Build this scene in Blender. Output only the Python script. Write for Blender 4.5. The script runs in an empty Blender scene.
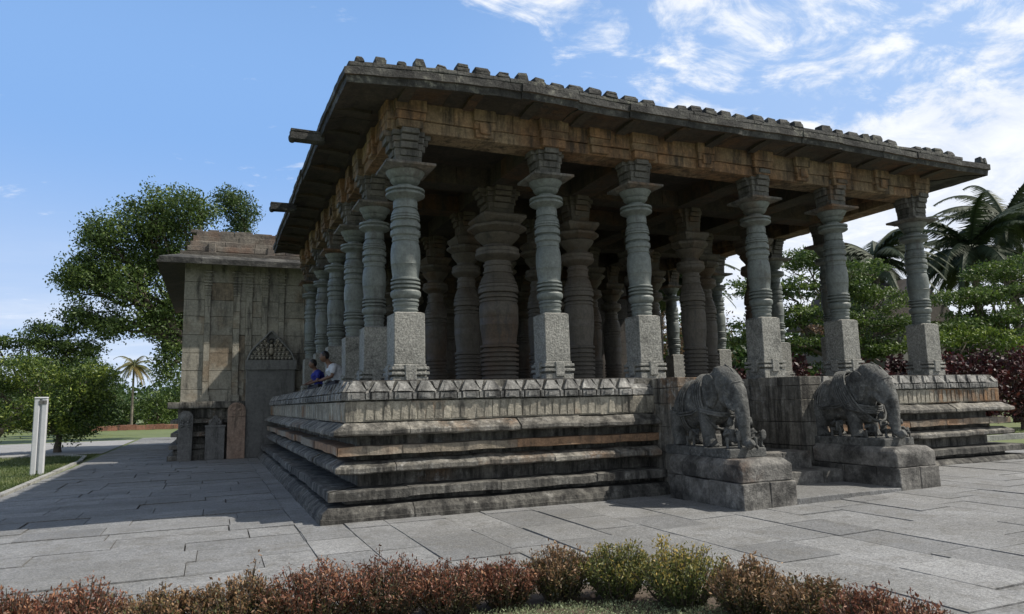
import bpy, bmesh, math, random
from mathutils import Vector, Matrix, noise as mnoise
random.seed(7)
R = math.radians
S = bpy.context.scene
COL = S.collection
rnd = random.random
def ru(a, b): return a + (b - a) * random.random()
def sstep(a, b, x):
    t = min(1, max(0, (x - a) / (b - a))); return t * t * (3 - 2 * t)

# ------------------------------------------------------------------ camera
F = 701.5
CAM = Vector((-1.397, -10.046, 1.6))
def camrot():
    yaw, pitch, roll = R(23.154), R(7.707), R(-1.364)
    fwd = Vector((math.sin(yaw) * math.cos(pitch), math.cos(yaw) * math.cos(pitch), math.sin(pitch)))
    right = Vector((math.cos(yaw), -math.sin(yaw), 0)); up = right.cross(fwd)
    r2 = right * math.cos(roll) + up * math.sin(roll); u2 = -right * math.sin(roll) + up * math.cos(roll)
    return r2, u2, fwd
CR, CU, CF = camrot()
cd = bpy.data.cameras.new('camera'); cam = bpy.data.objects.new('camera', cd); COL.objects.link(cam)
cam.matrix_world = Matrix(((CR.x, CU.x, -CF.x, CAM.x), (CR.y, CU.y, -CF.y, CAM.y), (CR.z, CU.z, -CF.z, CAM.z), (0, 0, 0, 1)))
cd.sensor_width = 36; cd.lens = F / 1024 * 36; cd.clip_end = 3000; cd.clip_start = 0.05
S.camera = cam
def gp(u, v, z=0.0):            # surveyed spot on the ground (plane z)
    d = CR * ((u - 512) / F) + CU * ((307 - v) / F) + CF
    t = (z - CAM.z) / d.z
    return CAM + d * t

# ------------------------------------------------------------------ objects
def tag(o, label=None, cat=None, group=None, kind=None):
    if label: o['label'] = label
    if cat: o['category'] = cat
    if group: o['group'] = group
    if kind: o['kind'] = kind
    return o
def empty(name, loc=(0, 0, 0), label=None, cat=None, group=None, rz=0, parent=None):
    o = bpy.data.objects.new(name, None); COL.objects.link(o); o.location = loc; o.rotation_euler.z = rz
    o.empty_display_size = .2
    if parent: o.parent = parent
    return tag(o, label, cat, group)
def copy_tree(o, parent=None):
    c = o.copy(); COL.objects.link(c)
    if parent: c.parent = parent
    for ch in [x for x in o.children]: copy_tree(ch, c)
    return c

class MB:
    def __init__(s): s.v = []; s.f = []; s.t = []
    def face(s, idx, tone=.5): s.f.append(idx); s.t.append(tone)
    def add(s, vs, fs, tone=None):
        n = len(s.v); s.v += [tuple(v) for v in vs]
        tn = ru(.3, .7) if tone is None else tone
        for f in fs: s.f.append([n + i for i in f]); s.t.append(tn)
    def box(s, x0, x1, y0, y1, z0, z1, tone=None, j=0.0, taper=0):
        vs = []
        for z in (z0, z1):
            k = taper if z == z1 else 0
            for x, y in ((x0 + k, y0 + k), (x1 - k, y0 + k), (x1 - k, y1 - k), (x0 + k, y1 - k)):
                vs.append((x + ru(-j, j), y + ru(-j, j), z + ru(-j, j)))
        s.add(vs, [(0, 3, 2, 1), (4, 5, 6, 7), (0, 1, 5, 4), (1, 2, 6, 5), (2, 3, 7, 6), (3, 0, 4, 7)], tone)
    def lathe(s, prof, seg=32, c=(0, 0, 0), tone=.5, sq=0, rot=0):
        n = len(s.v); m = len(prof)
        for r, z in prof:
            for i in range(seg):
                a = 2 * math.pi * i / seg + rot
                s.v.append((c[0] + r * math.cos(a), c[1] + r * math.sin(a), c[2] + z))
        for k in range(m - 1):
            for i in range(seg):
                j = (i + 1) % seg
                s.face([n + k * seg + i, n + k * seg + j, n + (k + 1) * seg + j, n + (k + 1) * seg + i], tone)
        s.face([n + i for i in reversed(range(seg))], tone); s.face([n + (m - 1) * seg + i for i in range(seg)], tone)
    def tube(s, pts, rad, seg=8, tone=.5, cap=True):
        n = len(s.v); pts = [Vector(p) for p in pts]; m = len(pts)
        rr = rad if isinstance(rad, (list, tuple)) else [rad] * m
        prev = None
        for k, p in enumerate(pts):
            d = (pts[min(k + 1, m - 1)] - pts[max(k - 1, 0)]).normalized()
            if prev is None:
                a = Vector((0, 0, 1)) if abs(d.z) < .9 else Vector((1, 0, 0)); prev = d.cross(a).normalized()
            u = (prev - d * prev.dot(d)).normalized(); prev = u; w = d.cross(u)
            for i in range(seg):
                a = 2 * math.pi * i / seg; s.v.append(tuple(p + (u * math.cos(a) + w * math.sin(a)) * rr[k]))
        for k in range(m - 1):
            for i in range(seg):
                j = (i + 1) % seg
                s.face([n + k * seg + i, n + k * seg + j, n + (k + 1) * seg + j, n + (k + 1) * seg + i], tone)
        if cap:
            s.face([n + i for i in reversed(range(seg))], tone); s.face([n + (m - 1) * seg + i for i in range(seg)], tone)
    def ball(s, c, r, tone=.5, seg=12, ring=8, M=None):
        n = len(s.v); r = r if isinstance(r, (tuple, list)) else (r, r, r)
        def put(x, y, z):
            p = Vector((x * r[0], y * r[1], z * r[2]))
            if M: p = M @ p
            s.v.append((c[0] + p.x, c[1] + p.y, c[2] + p.z))
        put(0, 0, -1)
        for k in range(1, ring):
            th = math.pi * k / ring
            for i in range(seg):
                a = 2 * math.pi * i / seg; put(math.sin(th) * math.cos(a), math.sin(th) * math.sin(a), -math.cos(th))
        put(0, 0, 1); top = len(s.v) - 1
        for i in range(seg):
            j = (i + 1) % seg
            s.face([n, n + 1 + j, n + 1 + i], tone)
            for k in range(ring - 2):
                a = n + 1 + k * seg; s.face([a + i, a + j, a + seg + j, a + seg + i], tone)
            a = n + 1 + (ring - 2) * seg; s.face([a + i, a + j, top], tone)
    def build(s, name, mat, parent=None, smooth=False, loc=None, wear=0, wscale=3.0, bevel=0):
        if wear:
            for i, p in enumerate(s.v):
                q = Vector(p); d = mnoise.noise_vector(q * wscale) * wear + mnoise.noise_vector(q * wscale * 4.1) * wear * .4
                s.v[i] = (p[0] + d.x, p[1] + d.y, p[2] + d.z)
        me = bpy.data.meshes.new(name); me.from_pydata(s.v, [], s.f)
        at = me.attributes.new('tone', 'FLOAT', 'FACE'); at.data.foreach_set('value', s.t)
        if smooth: me.polygons.foreach_set('use_smooth', [True] * len(me.polygons))
        me.update()
        o = bpy.data.objects.new(name, me); COL.objects.link(o)
        if mat: me.materials.append(mat)
        if parent: o.parent = parent
        if loc: o.location = loc
        if bevel:
            m = o.modifiers.new('bevel', 'BEVEL'); m.width = bevel; m.segments = 2; m.limit_method = 'ANGLE'; m.angle_limit = R(40)
        return o

QUEUE = []
def grow(mb, name, mat, parent=None, voxel=.02, smooth_it=4, disp=0, dscale=8):
    """fuse the overlapping solids of mb into one continuous skin (done for all of them at the end)"""
    o = mb.build(name + '_tmp', None)
    m = o.modifiers.new('r', 'REMESH'); m.mode = 'VOXEL'; m.voxel_size = voxel; m.use_smooth_shade = True
    if smooth_it:
        m2 = o.modifiers.new('s', 'SMOOTH'); m2.iterations = smooth_it; m2.factor = .5
    r = bpy.data.objects.new(name, bpy.data.meshes.new(name)); COL.objects.link(r)
    if parent: r.parent = parent
    QUEUE.append((o, r, mat, disp, dscale)); return r
def finish_grow():
    dg = bpy.context.evaluated_depsgraph_get()
    made = [bpy.data.meshes.new_from_object(o.evaluated_get(dg)) for o, *_ in QUEUE]
    for (o, r, mat, disp, dscale), me in zip(QUEUE, made):
        bpy.data.objects.remove(o); old = r.data; me.name = r.name; r.data = me; bpy.data.meshes.remove(old)
        if disp:
            nrm = [v.normal.copy() for v in me.vertices]
            for v, nn in zip(me.vertices, nrm):
                v.co += nn * (mnoise.noise(v.co * dscale) * disp + mnoise.noise(v.co * dscale * 3) * disp * .5)
        at = me.attributes.get('tone') or me.attributes.new('tone', 'FLOAT', 'FACE')
        if at.domain == 'FACE': at.data.foreach_set('value', [.5] * len(me.polygons))
        me.polygons.foreach_set('use_smooth', [True] * len(me.polygons))
        me.materials.clear(); me.materials.append(mat)

# ------------------------------------------------------------------ materials
class NT:
    def __init__(s, name):
        s.m = bpy.data.materials.new(name); s.m.use_nodes = True; s.t = s.m.node_tree; s.n = s.t.nodes; s.l = s.t.links
        s.b = s.n['Principled BSDF']
    def new(s, typ, **kw):
        x = s.n.new(typ)
        for k, v in kw.items(): setattr(x, k, v)
        return x
    def link(s, a, b): s.l.new(a, b)
    def coords(s, scale=(1, 1, 1), rot=(0, 0, 0), kind='Object'):
        tc = s.new('ShaderNodeTexCoord'); mp = s.new('ShaderNodeMapping'); mp.inputs['Scale'].default_value = scale
        mp.inputs['Rotation'].default_value = rot
        oi = s.new('ShaderNodeObjectInfo'); k = s.new('ShaderNodeVectorMath', operation='MULTIPLY_ADD')
        s.link(oi.outputs['Random'], k.inputs[0]); k.inputs[1].default_value = (31, 47, 23); s.link(tc.outputs[kind], k.inputs[2])
        s.link(k.outputs[0], mp.inputs['Vector']); return mp.outputs['Vector']
    def noise(s, scale, detail=6, rough=.6, vec=None, dist=0):
        x = s.new('ShaderNodeTexNoise'); x.inputs['Scale'].default_value = scale; x.inputs['Detail'].default_value = detail
        x.inputs['Roughness'].default_value = rough; x.inputs['Distortion'].default_value = dist
        if vec is not None: s.link(vec, x.inputs['Vector'])
        return x.outputs['Fac']
    def ramp(s, fac, a, b, ca=(0, 0, 0, 1), cb=(1, 1, 1, 1)):
        x = s.new('ShaderNodeValToRGB'); e = x.color_ramp.elements; e[0].position = a; e[1].position = b
        e[0].color = ca; e[1].color = cb; s.link(fac, x.inputs['Fac']); return x.outputs['Color']
    def mix(s, fac, a, b, mode='MIX'):
        x = s.new('ShaderNodeMix', data_type='RGBA', blend_type=mode)
        for i, v in ((0, fac), (6, a), (7, b)):
            if isinstance(v, (int, float)): x.inputs[i].default_value = v
            elif isinstance(v, tuple): x.inputs[i].default_value = v if len(v) == 4 else v + (1,)
            else: s.link(v, x.inputs[i])
        return x.outputs[2]
    def math(s, op, a, b=None, c=None):
        x = s.new('ShaderNodeMath', operation=op)
        for i, v in enumerate((a, b, c)):
            if v is None: continue
            if isinstance(v, (int, float)): x.inputs[i].default_value = v
            else: s.link(v, x.inputs[i])
        return x.outputs[0]
    def attr(s, name='tone'):
        x = s.new('ShaderNodeAttribute', attribute_name=name); return x.outputs['Fac']
    def bump(s, h, strength=.5, dist=.02):
        x = s.new('ShaderNodeBump'); x.inputs['Strength'].default_value = strength; x.inputs['Distance'].default_value = dist
        s.link(h, x.inputs['Height']); s.link(x.outputs['Normal'], s.b.inputs['Normal'])
    def col(s, c): s.link(c, s.b.inputs['Base Color'])

def stone(name, c1, c2, rust=None, rust_amt=.5, grime=(.03, .03, .028), grime_amt=.5, lichen=None, speck=.3, sc=1.0, bump=.5, rough=.85, tone_var=.5, streak=True, fs=27):
    t = NT(name); v = t.coords((1, 1, 1))
    n1 = t.noise(1.7 * sc, 8, .65, v); base = t.mix(t.ramp(n1, .35, .65), c1, c2)
    tn = t.math('MULTIPLY_ADD', t.attr(), tone_var * 2, 1 - tone_var)
    if rust:
        n2 = t.noise(.55 * sc, 5, .6, v)
        n2 = t.math('MULTIPLY_ADD', t.math('SUBTRACT', t.attr(), .5), .35, n2)
        base = t.mix(t.ramp(n2, .62 - rust_amt * .25, .74 - rust_amt * .25), base, t.mix(t.ramp(t.noise(5 * sc, 6, .7, v), .3, .7), rust, tuple(x * .55 for x in rust)))
    if lichen:
        n4 = t.noise(7 * sc, 6, .75, v); n5 = t.noise(1.1 * sc, 3, .5, v)
        base = t.mix(t.math('MULTIPLY', t.ramp(n4, .52, .62), t.ramp(n5, .4, .6)), base, lichen)
    if grime_amt:
        vs = t.coords((2.2, 2.2, .35)) if streak else v
        n3 = t.noise(2.0 * sc, 8, .72, vs)
        base = t.mix(t.math('MULTIPLY', t.ramp(n3, .60 - grime_amt * .2, .72 - grime_amt * .12), .88), base, grime)
    fine = t.noise(fs, 4, .75, v); mid = t.noise(11 * sc, 6, .7, v)
    base = t.mix(speck, base, t.ramp(fine, .34, .66, (.22, .22, .22, 1), (1.7, 1.7, 1.65, 1)), 'MULTIPLY')
    base = t.mix(.5, base, t.ramp(mid, .3, .7, (.45, .45, .45, 1), (1.4, 1.4, 1.4, 1)), 'MULTIPLY')
    x = t.new('ShaderNodeVectorMath', operation='SCALE'); t.link(base, x.inputs[0]); t.link(tn, x.inputs['Scale'])
    t.col(x.outputs[0]); t.b.inputs['Roughness'].default_value = rough
    h = t.math('ADD', t.math('MULTIPLY', mid, 1.0), t.math('MULTIPLY', fine, .8))
    t.bump(h, bump, .03)
    return t.m

M = {}
M['plinth'] = stone('weathered_plinth_stone', (.17, .16, .14), (.34, .32, .275), rust=(.27, .17, .10), rust_amt=.12, grime=(.018, .017, .015), grime_amt=1.0, lichen=(.42, .41, .38), bump=.8)
M['plinth_low'] = stone('blackened_base_stone', (.10, .096, .086), (.22, .21, .185), grime=(.014, .013, .012), grime_amt=1.1, lichen=(.34, .33, .30), bump=.9)
M['frieze'] = stone('tan_frieze_stone', (.30, .275, .225), (.41, .38, .31), rust=(.32, .18, .09), rust_amt=.3, grime=(.045, .042, .038), grime_amt=.55, bump=.7)
M['band'] = stone('warm_band_stone', (.27, .23, .17), (.35, .30, .24), rust=(.36, .22, .13), rust_amt=.75, grime=(.05, .045, .04), grime_amt=.45, bump=.6)
M['cap'] = stone('carved_cap_stone', (.20, .20, .19), (.36, .35, .33), grime=(.03, .03, .03), grime_amt=.8, lichen=(.5, .5, .47), bump=.8)
M['shaft'] = stone('turned_soapstone', (.145, .165, .158), (.19, .208, .196), rust=(.15, .12, .09), rust_amt=.1, grime=(.08, .075, .07), grime_amt=.3, speck=.22, bump=.2, rough=.55, tone_var=.25)
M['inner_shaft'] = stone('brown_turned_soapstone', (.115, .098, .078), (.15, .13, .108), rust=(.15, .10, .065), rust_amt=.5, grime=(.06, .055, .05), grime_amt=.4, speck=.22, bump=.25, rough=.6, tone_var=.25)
M['granite'] = stone('pitted_granite', (.27, .27, .25), (.35, .345, .32), grime=(.12, .12, .11), grime_amt=.3, speck=.62, sc=1.3, fs=30, bump=1.0, tone_var=.2, streak=False)
M['capital'] = stone('capital_stone', (.125, .12, .11), (.19, .18, .165), rust=(.22, .135, .08), rust_amt=.35, grime=(.04, .04, .038), grime_amt=.55, bump=.7)
M['beam'] = stone('rusty_beam_stone', (.24, .17, .105), (.38, .28, .18), rust=(.32, .185, .10), rust_amt=.7, grime=(.035, .028, .024), grime_amt=.8, bump=.7)
M['crest'] = stone('blackened_crest_stone', (.05, .05, .048), (.10, .10, .093), grime=(.014, .014, .014), grime_amt=.8, lichen=(.25, .25, .20), bump=1.0, streak=False)
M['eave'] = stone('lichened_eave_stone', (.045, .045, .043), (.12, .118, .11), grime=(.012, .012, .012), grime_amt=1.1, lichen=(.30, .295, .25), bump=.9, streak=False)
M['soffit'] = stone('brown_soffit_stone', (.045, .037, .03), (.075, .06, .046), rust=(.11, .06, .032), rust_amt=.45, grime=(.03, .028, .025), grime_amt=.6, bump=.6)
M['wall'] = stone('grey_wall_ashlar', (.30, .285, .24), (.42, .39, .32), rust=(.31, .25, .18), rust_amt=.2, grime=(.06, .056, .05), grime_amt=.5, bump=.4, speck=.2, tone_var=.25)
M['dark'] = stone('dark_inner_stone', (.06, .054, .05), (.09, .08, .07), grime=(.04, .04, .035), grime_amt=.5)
M['steleg'] = stone('grey_stele_stone', (.17, .17, .165), (.23, .225, .215), grime=(.06, .06, .055), grime_amt=.35, bump=.4)
M['stelep'] = stone('pink_stele_stone', (.36, .25, .19), (.42, .31, .24), grime=(.12, .09, .07), grime_amt=.35, bump=.4)
M['steled'] = stone('slate_stele_stone', (.14, .14, .135), (.18, .18, .17), grime=(.06, .06, .058), grime_amt=.4, bump=.25, speck=.15, rough=.6)
M['elephant'] = stone('carved_soapstone', (.085, .088, .085), (.165, .165, .155), grime=(.022, .022, .021), grime_amt=.6, lichen=(.26, .26, .24), bump=.8, sc=1.8, streak=False)
M['ped'] = stone('pedestal_stone', (.17, .165, .15), (.31, .295, .27), rust=(.24, .17, .13), rust_amt=.05, grime=(.024, .023, .022), grime_amt=.95, lichen=(.38, .37, .34), bump=1.0, streak=False)
M['plaster'] = stone('weathered_roof_plaster', (.12, .105, .088), (.21, .185, .155), rust=(.20, .13, .095), rust_amt=.4, grime=(.08, .07, .065), grime_amt=.6, bump=.7, streak=False)
M['kerb'] = stone('kerb_stone', (.30, .30, .29), (.4, .4, .38), grime=(.12, .12, .11), grime_amt=.4)
M['brick'] = stone('red_laterite', (.28, .13, .09), (.34, .17, .12), grime=(.1, .07, .06), grime_amt=.4)

def paving_mat():
    t = NT('worn_granite_paving'); v = t.coords()
    a = t.attr()
    base = t.mix(a, (.17, .175, .18), (.375, .378, .378))
    base = t.mix(t.ramp(t.noise(.9, 8, .7, v), .35, .7), base, t.mix(1, base, (.70, .70, .69), 'MULTIPLY'))
    base = t.mix(t.math('MULTIPLY', t.ramp(t.noise(2.3, 10, .78, v), .50, .62), .6), base, (.15, .145, .13))
    base = t.mix(t.math('MULTIPLY', t.ramp(t.noise(.33, 6, .6, v), .45, .62), .5), base, (.17, .168, .158))
    base = t.mix(.75, base, t.ramp(t.noise(42, 4, .8, v), .36, .64, (.45, .45, .45, 1), (1.45, 1.45, 1.45, 1)), 'MULTIPLY')
    base = t.mix(.35, base, t.ramp(t.noise(14, 6, .7, v), .3, .7, (.5, .5, .5, 1), (1.4, 1.4, 1.4, 1)), 'MULTIPLY')
    t.col(base); t.b.inputs['Roughness'].default_value = .75
    t.bump(t.math('ADD', t.math('ADD', t.noise(14, 8, .75, v), t.noise(3.2, 6, .7, v)), t.math('MULTIPLY', t.noise(60, 3, .7, v), .3)), .9, .025)
    return t.m
M['paving'] = paving_mat()
def simple(name, c, rough=.8, var=.3, sc=6, bump=.2, c2=None, metal=0):
    t = NT(name); v = t.coords()
    c2 = c2 or tuple(x * (1 - var) for x in c)
    t.col(t.mix(t.ramp(t.noise(sc, 6, .7, v), .35, .65), c, c2)); t.b.inputs['Roughness'].default_value = rough
    t.b.inputs['Metallic'].default_value = metal
    t.bump(t.noise(sc * 4, 4, .7, v), bump, .01); return t.m
M['mortar'] = simple('dirt_joint', (.10, .092, .078), sc=12)
M['soil'] = simple('garden_soil', (.12, .09, .065), sc=9, var=.5, bump=.8)
M['lawn'] = simple('lawn_turf', (.09, .13, .035), sc=3, c2=(.16, .18, .07), bump=.9)
M['lawn_far'] = M['lawn']
M['path'] = simple('concrete_path', (.33, .33, .33), sc=2, var=.25)
M['white'] = simple('white_painted_post', (.66, .67, .70), rough=.5, var=.12, sc=4, bump=.1)
M['blue_cloth'] = simple('deep_blue_cloth', (.02, .03, .28), sc=20)
M['white_cloth'] = simple('white_cloth', (.62, .64, .68), sc=20, var=.15)
M['dark_cloth'] = simple('dark_trouser_cloth', (.04, .04, .05), sc=20)
M['skin'] = simple('brown_skin', (.20, .11, .07), rough=.5, var=.15)
M['hair'] = simple('black_hair', (.012, .010, .010), rough=.4, sc=40)
M['bark'] = stone('bark', (.10, .08, .06), (.17, .14, .11), grime=(.03, .028, .02), grime_amt=.5, sc=2, bump=1)
M['palm_bark'] = stone('palm_bark', (.17, .15, .12), (.24, .21, .17), grime=(.06, .05, .04), grime_amt=.5, sc=2, bump=1)
M['tile'] = simple('old_roof_tile', (.09, .075, .065), sc=3, var=.4)
M['house'] = simple('house_plaster', (.17, .16, .14), sc=1.5, var=.25)

def leafmat(name, cols, rough=.55, trans=.28):
    """cols: list of (pos, colour) picked by the leaf's own tone"""
    t = NT(name); x = t.new('ShaderNodeValToRGB'); x.color_ramp.interpolation = 'LINEAR'
    e = x.color_ramp.elements
    e[0].position, e[0].color = cols[0][0], cols[0][1] + (1,); e[1].position, e[1].color = cols[-1][0], cols[-1][1] + (1,)
    for p, c in cols[1:-1]:
        k = e.new(p); k.color = c + (1,)
    t.link(t.attr(), x.inputs['Fac']); t.col(x.outputs['Color']); t.b.inputs['Roughness'].default_value = rough
    tr = t.new('ShaderNodeBsdfTranslucent'); mx = t.new('ShaderNodeMixShader'); mx.inputs[0].default_value = trans
    t.link(x.outputs['Color'], tr.inputs['Color'])
    t.link(t.b.outputs[0], mx.inputs[1]); t.link(tr.outputs[0], mx.inputs[2])
    t.link(mx.outputs[0], t.n['Material Output'].inputs['Surface']); return t.m
M['leaf_dark'] = leafmat('dark_green_leaves', [(0, (.018, .042, .012)), (.5, (.05, .095, .025)), (1, (.13, .19, .045))])
M['leaf_mid'] = leafmat('mid_green_leaves', [(0, (.025, .055, .012)), (.5, (.07, .12, .025)), (1, (.18, .25, .05))])
M['leaf_lime'] = leafmat('lime_green_leaves', [(0, (.03, .065, .012)), (.5, (.10, .165, .022)), (1, (.30, .37, .06))])
M['leaf_bush'] = leafmat('bushy_tree_leaves', [(0, (.015, .035, .008)), (.5, (.075, .13, .02)), (1, (.30, .36, .055))])
M['leaf_red'] = leafmat('dark_red_leaves', [(0, (.012, .006, .007)), (.6, (.045, .012, .014)), (1, (.16, .035, .035))], rough=.55, trans=.1)
M['leaf_brown'] = leafmat('dry_brown_leaves', [(0, (.05, .03, .018)), (.5, (.10, .06, .03)), (1, (.20, .12, .06))])
M['frond'] = leafmat('coconut_fronds', [(0, (.02, .04, .015)), (.6, (.035, .055, .022)), (1, (.085, .10, .045))], rough=.7, trans=.15)
M['frond_dry'] = leafmat('palm_fronds_yellow', [(0, (.04, .07, .02)), (.5, (.12, .13, .04)), (1, (.34, .25, .10))])
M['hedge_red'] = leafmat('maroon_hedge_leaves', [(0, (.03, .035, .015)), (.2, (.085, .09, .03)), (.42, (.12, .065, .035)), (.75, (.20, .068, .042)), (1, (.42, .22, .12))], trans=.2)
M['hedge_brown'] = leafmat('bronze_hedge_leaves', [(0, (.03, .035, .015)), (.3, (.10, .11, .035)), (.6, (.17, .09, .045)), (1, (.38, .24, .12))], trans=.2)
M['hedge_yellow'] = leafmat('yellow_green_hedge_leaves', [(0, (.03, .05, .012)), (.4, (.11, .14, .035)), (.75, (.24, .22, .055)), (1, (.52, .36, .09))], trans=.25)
M['cover'] = leafmat('pale_groundcover', [(0, (.14, .18, .08)), (1, (.44, .50, .30))])
M['grass'] = leafmat('grass_blades', [(0, (.05, .08, .02)), (.6, (.11, .15, .04)), (1, (.26, .25, .12))])

# ------------------------------------------------------------------ setting: ground, lawn, paving
def gz(x): return .1 * sstep(4, 11, x)
def sheet(name, x0, x1, y0, y1, dz, mat, xs=None, kind='structure'):
    m = MB(); xs = xs or sorted(set([x0, x1] + [x for x in (4, 5, 6, 7, 8, 9, 10, 11) if x0 < x < x1]))
    for i in range(len(xs) - 1):
        a, b = xs[i], xs[i + 1]
        m.add([(a, y0, gz(a) + dz), (b, y0, gz(b) + dz), (b, y1, gz(b) + dz), (a, y1, gz(a) + dz)], [(0, 1, 2, 3)], .5)
    o = m.build(name, mat); tag(o, kind=kind); return o
sheet('ground', -1500, 1500, -1200, 1800, -.045, M['lawn'])
PX0, PX1, PY0, PY1 = -5.1, 19.0, -11.0, 37.0
sheet('path', -60, -5.3, 22.0, 35.5, -.02, M['path'])
def inside_bed(x, y):       # soil bed in front of the paving, bounded by a gentle arc
    pts = BED
    c = False; n = len(pts); j = n - 1
    for i in range(n):
        xi, yi = pts[i]; xj, yj = pts[j]
        if (yi > y) != (yj > y) and x < (xj - xi) * (y - yi) / (yj - yi) + xi: c = not c
        j = i
    return c
bedpx = [(-60, 668), (60, 640), (160, 632), (260, 618), (360, 606), (460, 596), (530, 588), (610, 584), (700, 591), (770, 604), (840, 622), (900, 642), (960, 672), (1000, 720)]
BED = [(gp(u, v).x, gp(u, v).y) for u, v in bedpx]
BED += [(BED[-1][0], -11.0), (BED[0][0], -11.0)]

def paving():
    m = MB(); mort = MB()
    def slab(x0, x1, y0, y1):
        cx, cy = (x0 + x1) / 2, (y0 + y1) / 2
        if inside_bed(cx, cy) and inside_bed(cx, y1): return
        # hidden well inside the buildings
        if 1.2 < cx < 14.5 and 1 < cy < 13: return
        g = ru(.003, .008); j = .006
        if rnd() < .22: g += ru(.003, .013)
        h = ru(-.007, .009); tl = ru(-.006, .006)
        tone = min(1, max(0, random.gauss(.5, .13)))
        nx = max(1, int((x1 - x0) / .35)); ny = max(1, int((y1 - y0) / .35))
        px = [x0 + g + (x1 - x0 - 2 * g) * i / nx for i in range(nx + 1)]; py = [y0 + g + (y1 - y0 - 2 * g) * i / ny for i in range(ny + 1)]
        vs = []
        for b in py:
            for a in px:
                e = (a in (px[0], px[-1])) or (b in (py[0], py[-1]))
                k = mnoise.noise_vector(Vector((a * 3, b * 3, 1))) * (.012 if e else 0)
                vs.append((a + k.x, b + k.y, gz(a) + h + tl * (a - cx)))
        n = nx + 1; fs = [(r * n + c, r * n + c + 1, (r + 1) * n + c + 1, (r + 1) * n + c) for r in range(ny) for c in range(nx)]
        base = len(vs)
        ring = [c for c in range(n)] + [r * n + nx for r in range(1, ny + 1)] + [ny * n + c for c in range(nx - 1, -1, -1)] + [r * n for r in range(ny - 1, 0, -1)]
        for i in ring:
            q = vs[i]; vs.append((q[0], q[1], q[2] - .04))
        L = len(ring)
        for i in range(L):
            k = (i + 1) % L; fs.append((ring[k], ring[i], base + i, base + k))
        m.add(vs, fs, tone)
    # right-hand zone: long joints running away (along y)
    x = -1.2 + .9
    xs0 = x
    while x < PX1:
        w = ru(.5, .85); y = PY0 - rnd()
        while y < 16:
            l = ru(.75, 1.6)
            if not (y > 4.2 and x > 16): slab(x, min(x + w, PX1), y, y + l)
            y += l
        x += w
    # left-hand zone: long joints running across (along x)
    y = PY0
    while y < PY1:
        w = ru(.42, .72); x = PX0 + (0.0) - 0
        while x < xs0:
            l = ru(.7, 1.6)
            if xs0 - (x + l) < .5: l = xs0 - x
            slab(x, x + l, y, y + w); x += l
        y += w
    y = 16.0
    while y < PY1:
        w = ru(.7, 1.1); slab(xs0, 3.0, y, y + w); y += w
    o = m.build('paving', M['paving']); tag(o, kind='structure'); return o
paving()
sheet('paving_bed', PX0, PX1, PY0, PY1, -.03, M['mortar'])

# kerbs
def kerb():
    m = MB(); y = -9.0
    pts = [(-5.12, -9), (-5.14, 6.2), (-5.3, 17.5), (-5.55, 20.2), (-6.4, 21.6), (-9, 21.9), (-40, 22.0)]
    for k in range(len(pts) - 1):
        a, b = Vector(pts[k] + (0,)), Vector(pts[k + 1] + (0,)); d = b - a; L = d.length; n = max(1, int(L / .9)); d.normalize(); w = Vector((-d.y, d.x, 0))
        for i in range(n):
            p = a + d * (L * i / n + .006); q = a + d * (L * (i + 1) / n - .006); h = .025 + ru(-.006, .006)
            vs = [p, q, q + w * .13, p + w * .13]
            m.add([tuple(v + Vector((0, 0, -.05))) for v in vs] + [tuple(v + Vector((0, 0, h))) for v in vs], [(0, 3, 2, 1), (4, 5, 6, 7), (0, 1, 5, 4), (1, 2, 6, 5), (2, 3, 7, 6), (3, 0, 4, 7)])
    o = m.build('kerb', M['kerb'], wear=.004); tag(o, kind='structure')
    m = MB(); x = 16.0
    while x < 45: m.box(x, x + .95, 4.5, 4.7, .05, .22 + ru(-.01, .01)); x += .96
    o = m.build('kerb', M['kerb']); tag(o, kind='structure')
kerb()

# ------------------------------------------------------------------ plinth courses
LX, LY = 15.4, 14.6
def course(m, prof, face, a, b, mit0, mit1, seglen=(1.1, 1.9), jit=.008):
    """prof: closed polygon of (inset e, z); face 'F' front (y=e) or 'L' left (x=e) or 'R' right (x=LX-e); runs a..b"""
    s = a
    while s < b - .01:
        l = ru(*seglen)
        if b - (s + l) < .6: l = b - s
        e0 = s == a and mit0; e1 = (s + l >= b - 1e-6) and mit1
        g0 = 0 if e0 else ru(.002, .006); g1 = 0 if e1 else ru(.002, .006)
        n = max(1, int(l / .22)); off = ru(-jit, jit); dz = ru(-jit, jit) * .5
        vs = []; P = len(prof)
        for i in range(n + 1):
            for e, z in prof:
                lo = s + g0 + (e if e0 else 0); hi = s + l - g1 - (e if e1 else 0)
                p = lo + (hi - lo) * i / n; ee = e + off
                zz = z + dz
                vs.append((p, ee, zz) if face == 'F' else ((ee, p, zz) if face == 'L' else (LX - ee, p, zz)))
        fs = []
        for i in range(n):
            for k in range(P):
                k2 = (k + 1) % P; f = (i * P + k, i * P + k2, (i + 1) * P + k2, (i + 1) * P + k)
                fs.append(f if face != 'F' else f[::-1])
        if not e0: fs.append(tuple(range(P)))
        if not e1: fs.append(tuple(n * P + k for k in reversed(range(P))))
        m.add(vs, fs, None); s += l
IN = .95
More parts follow.
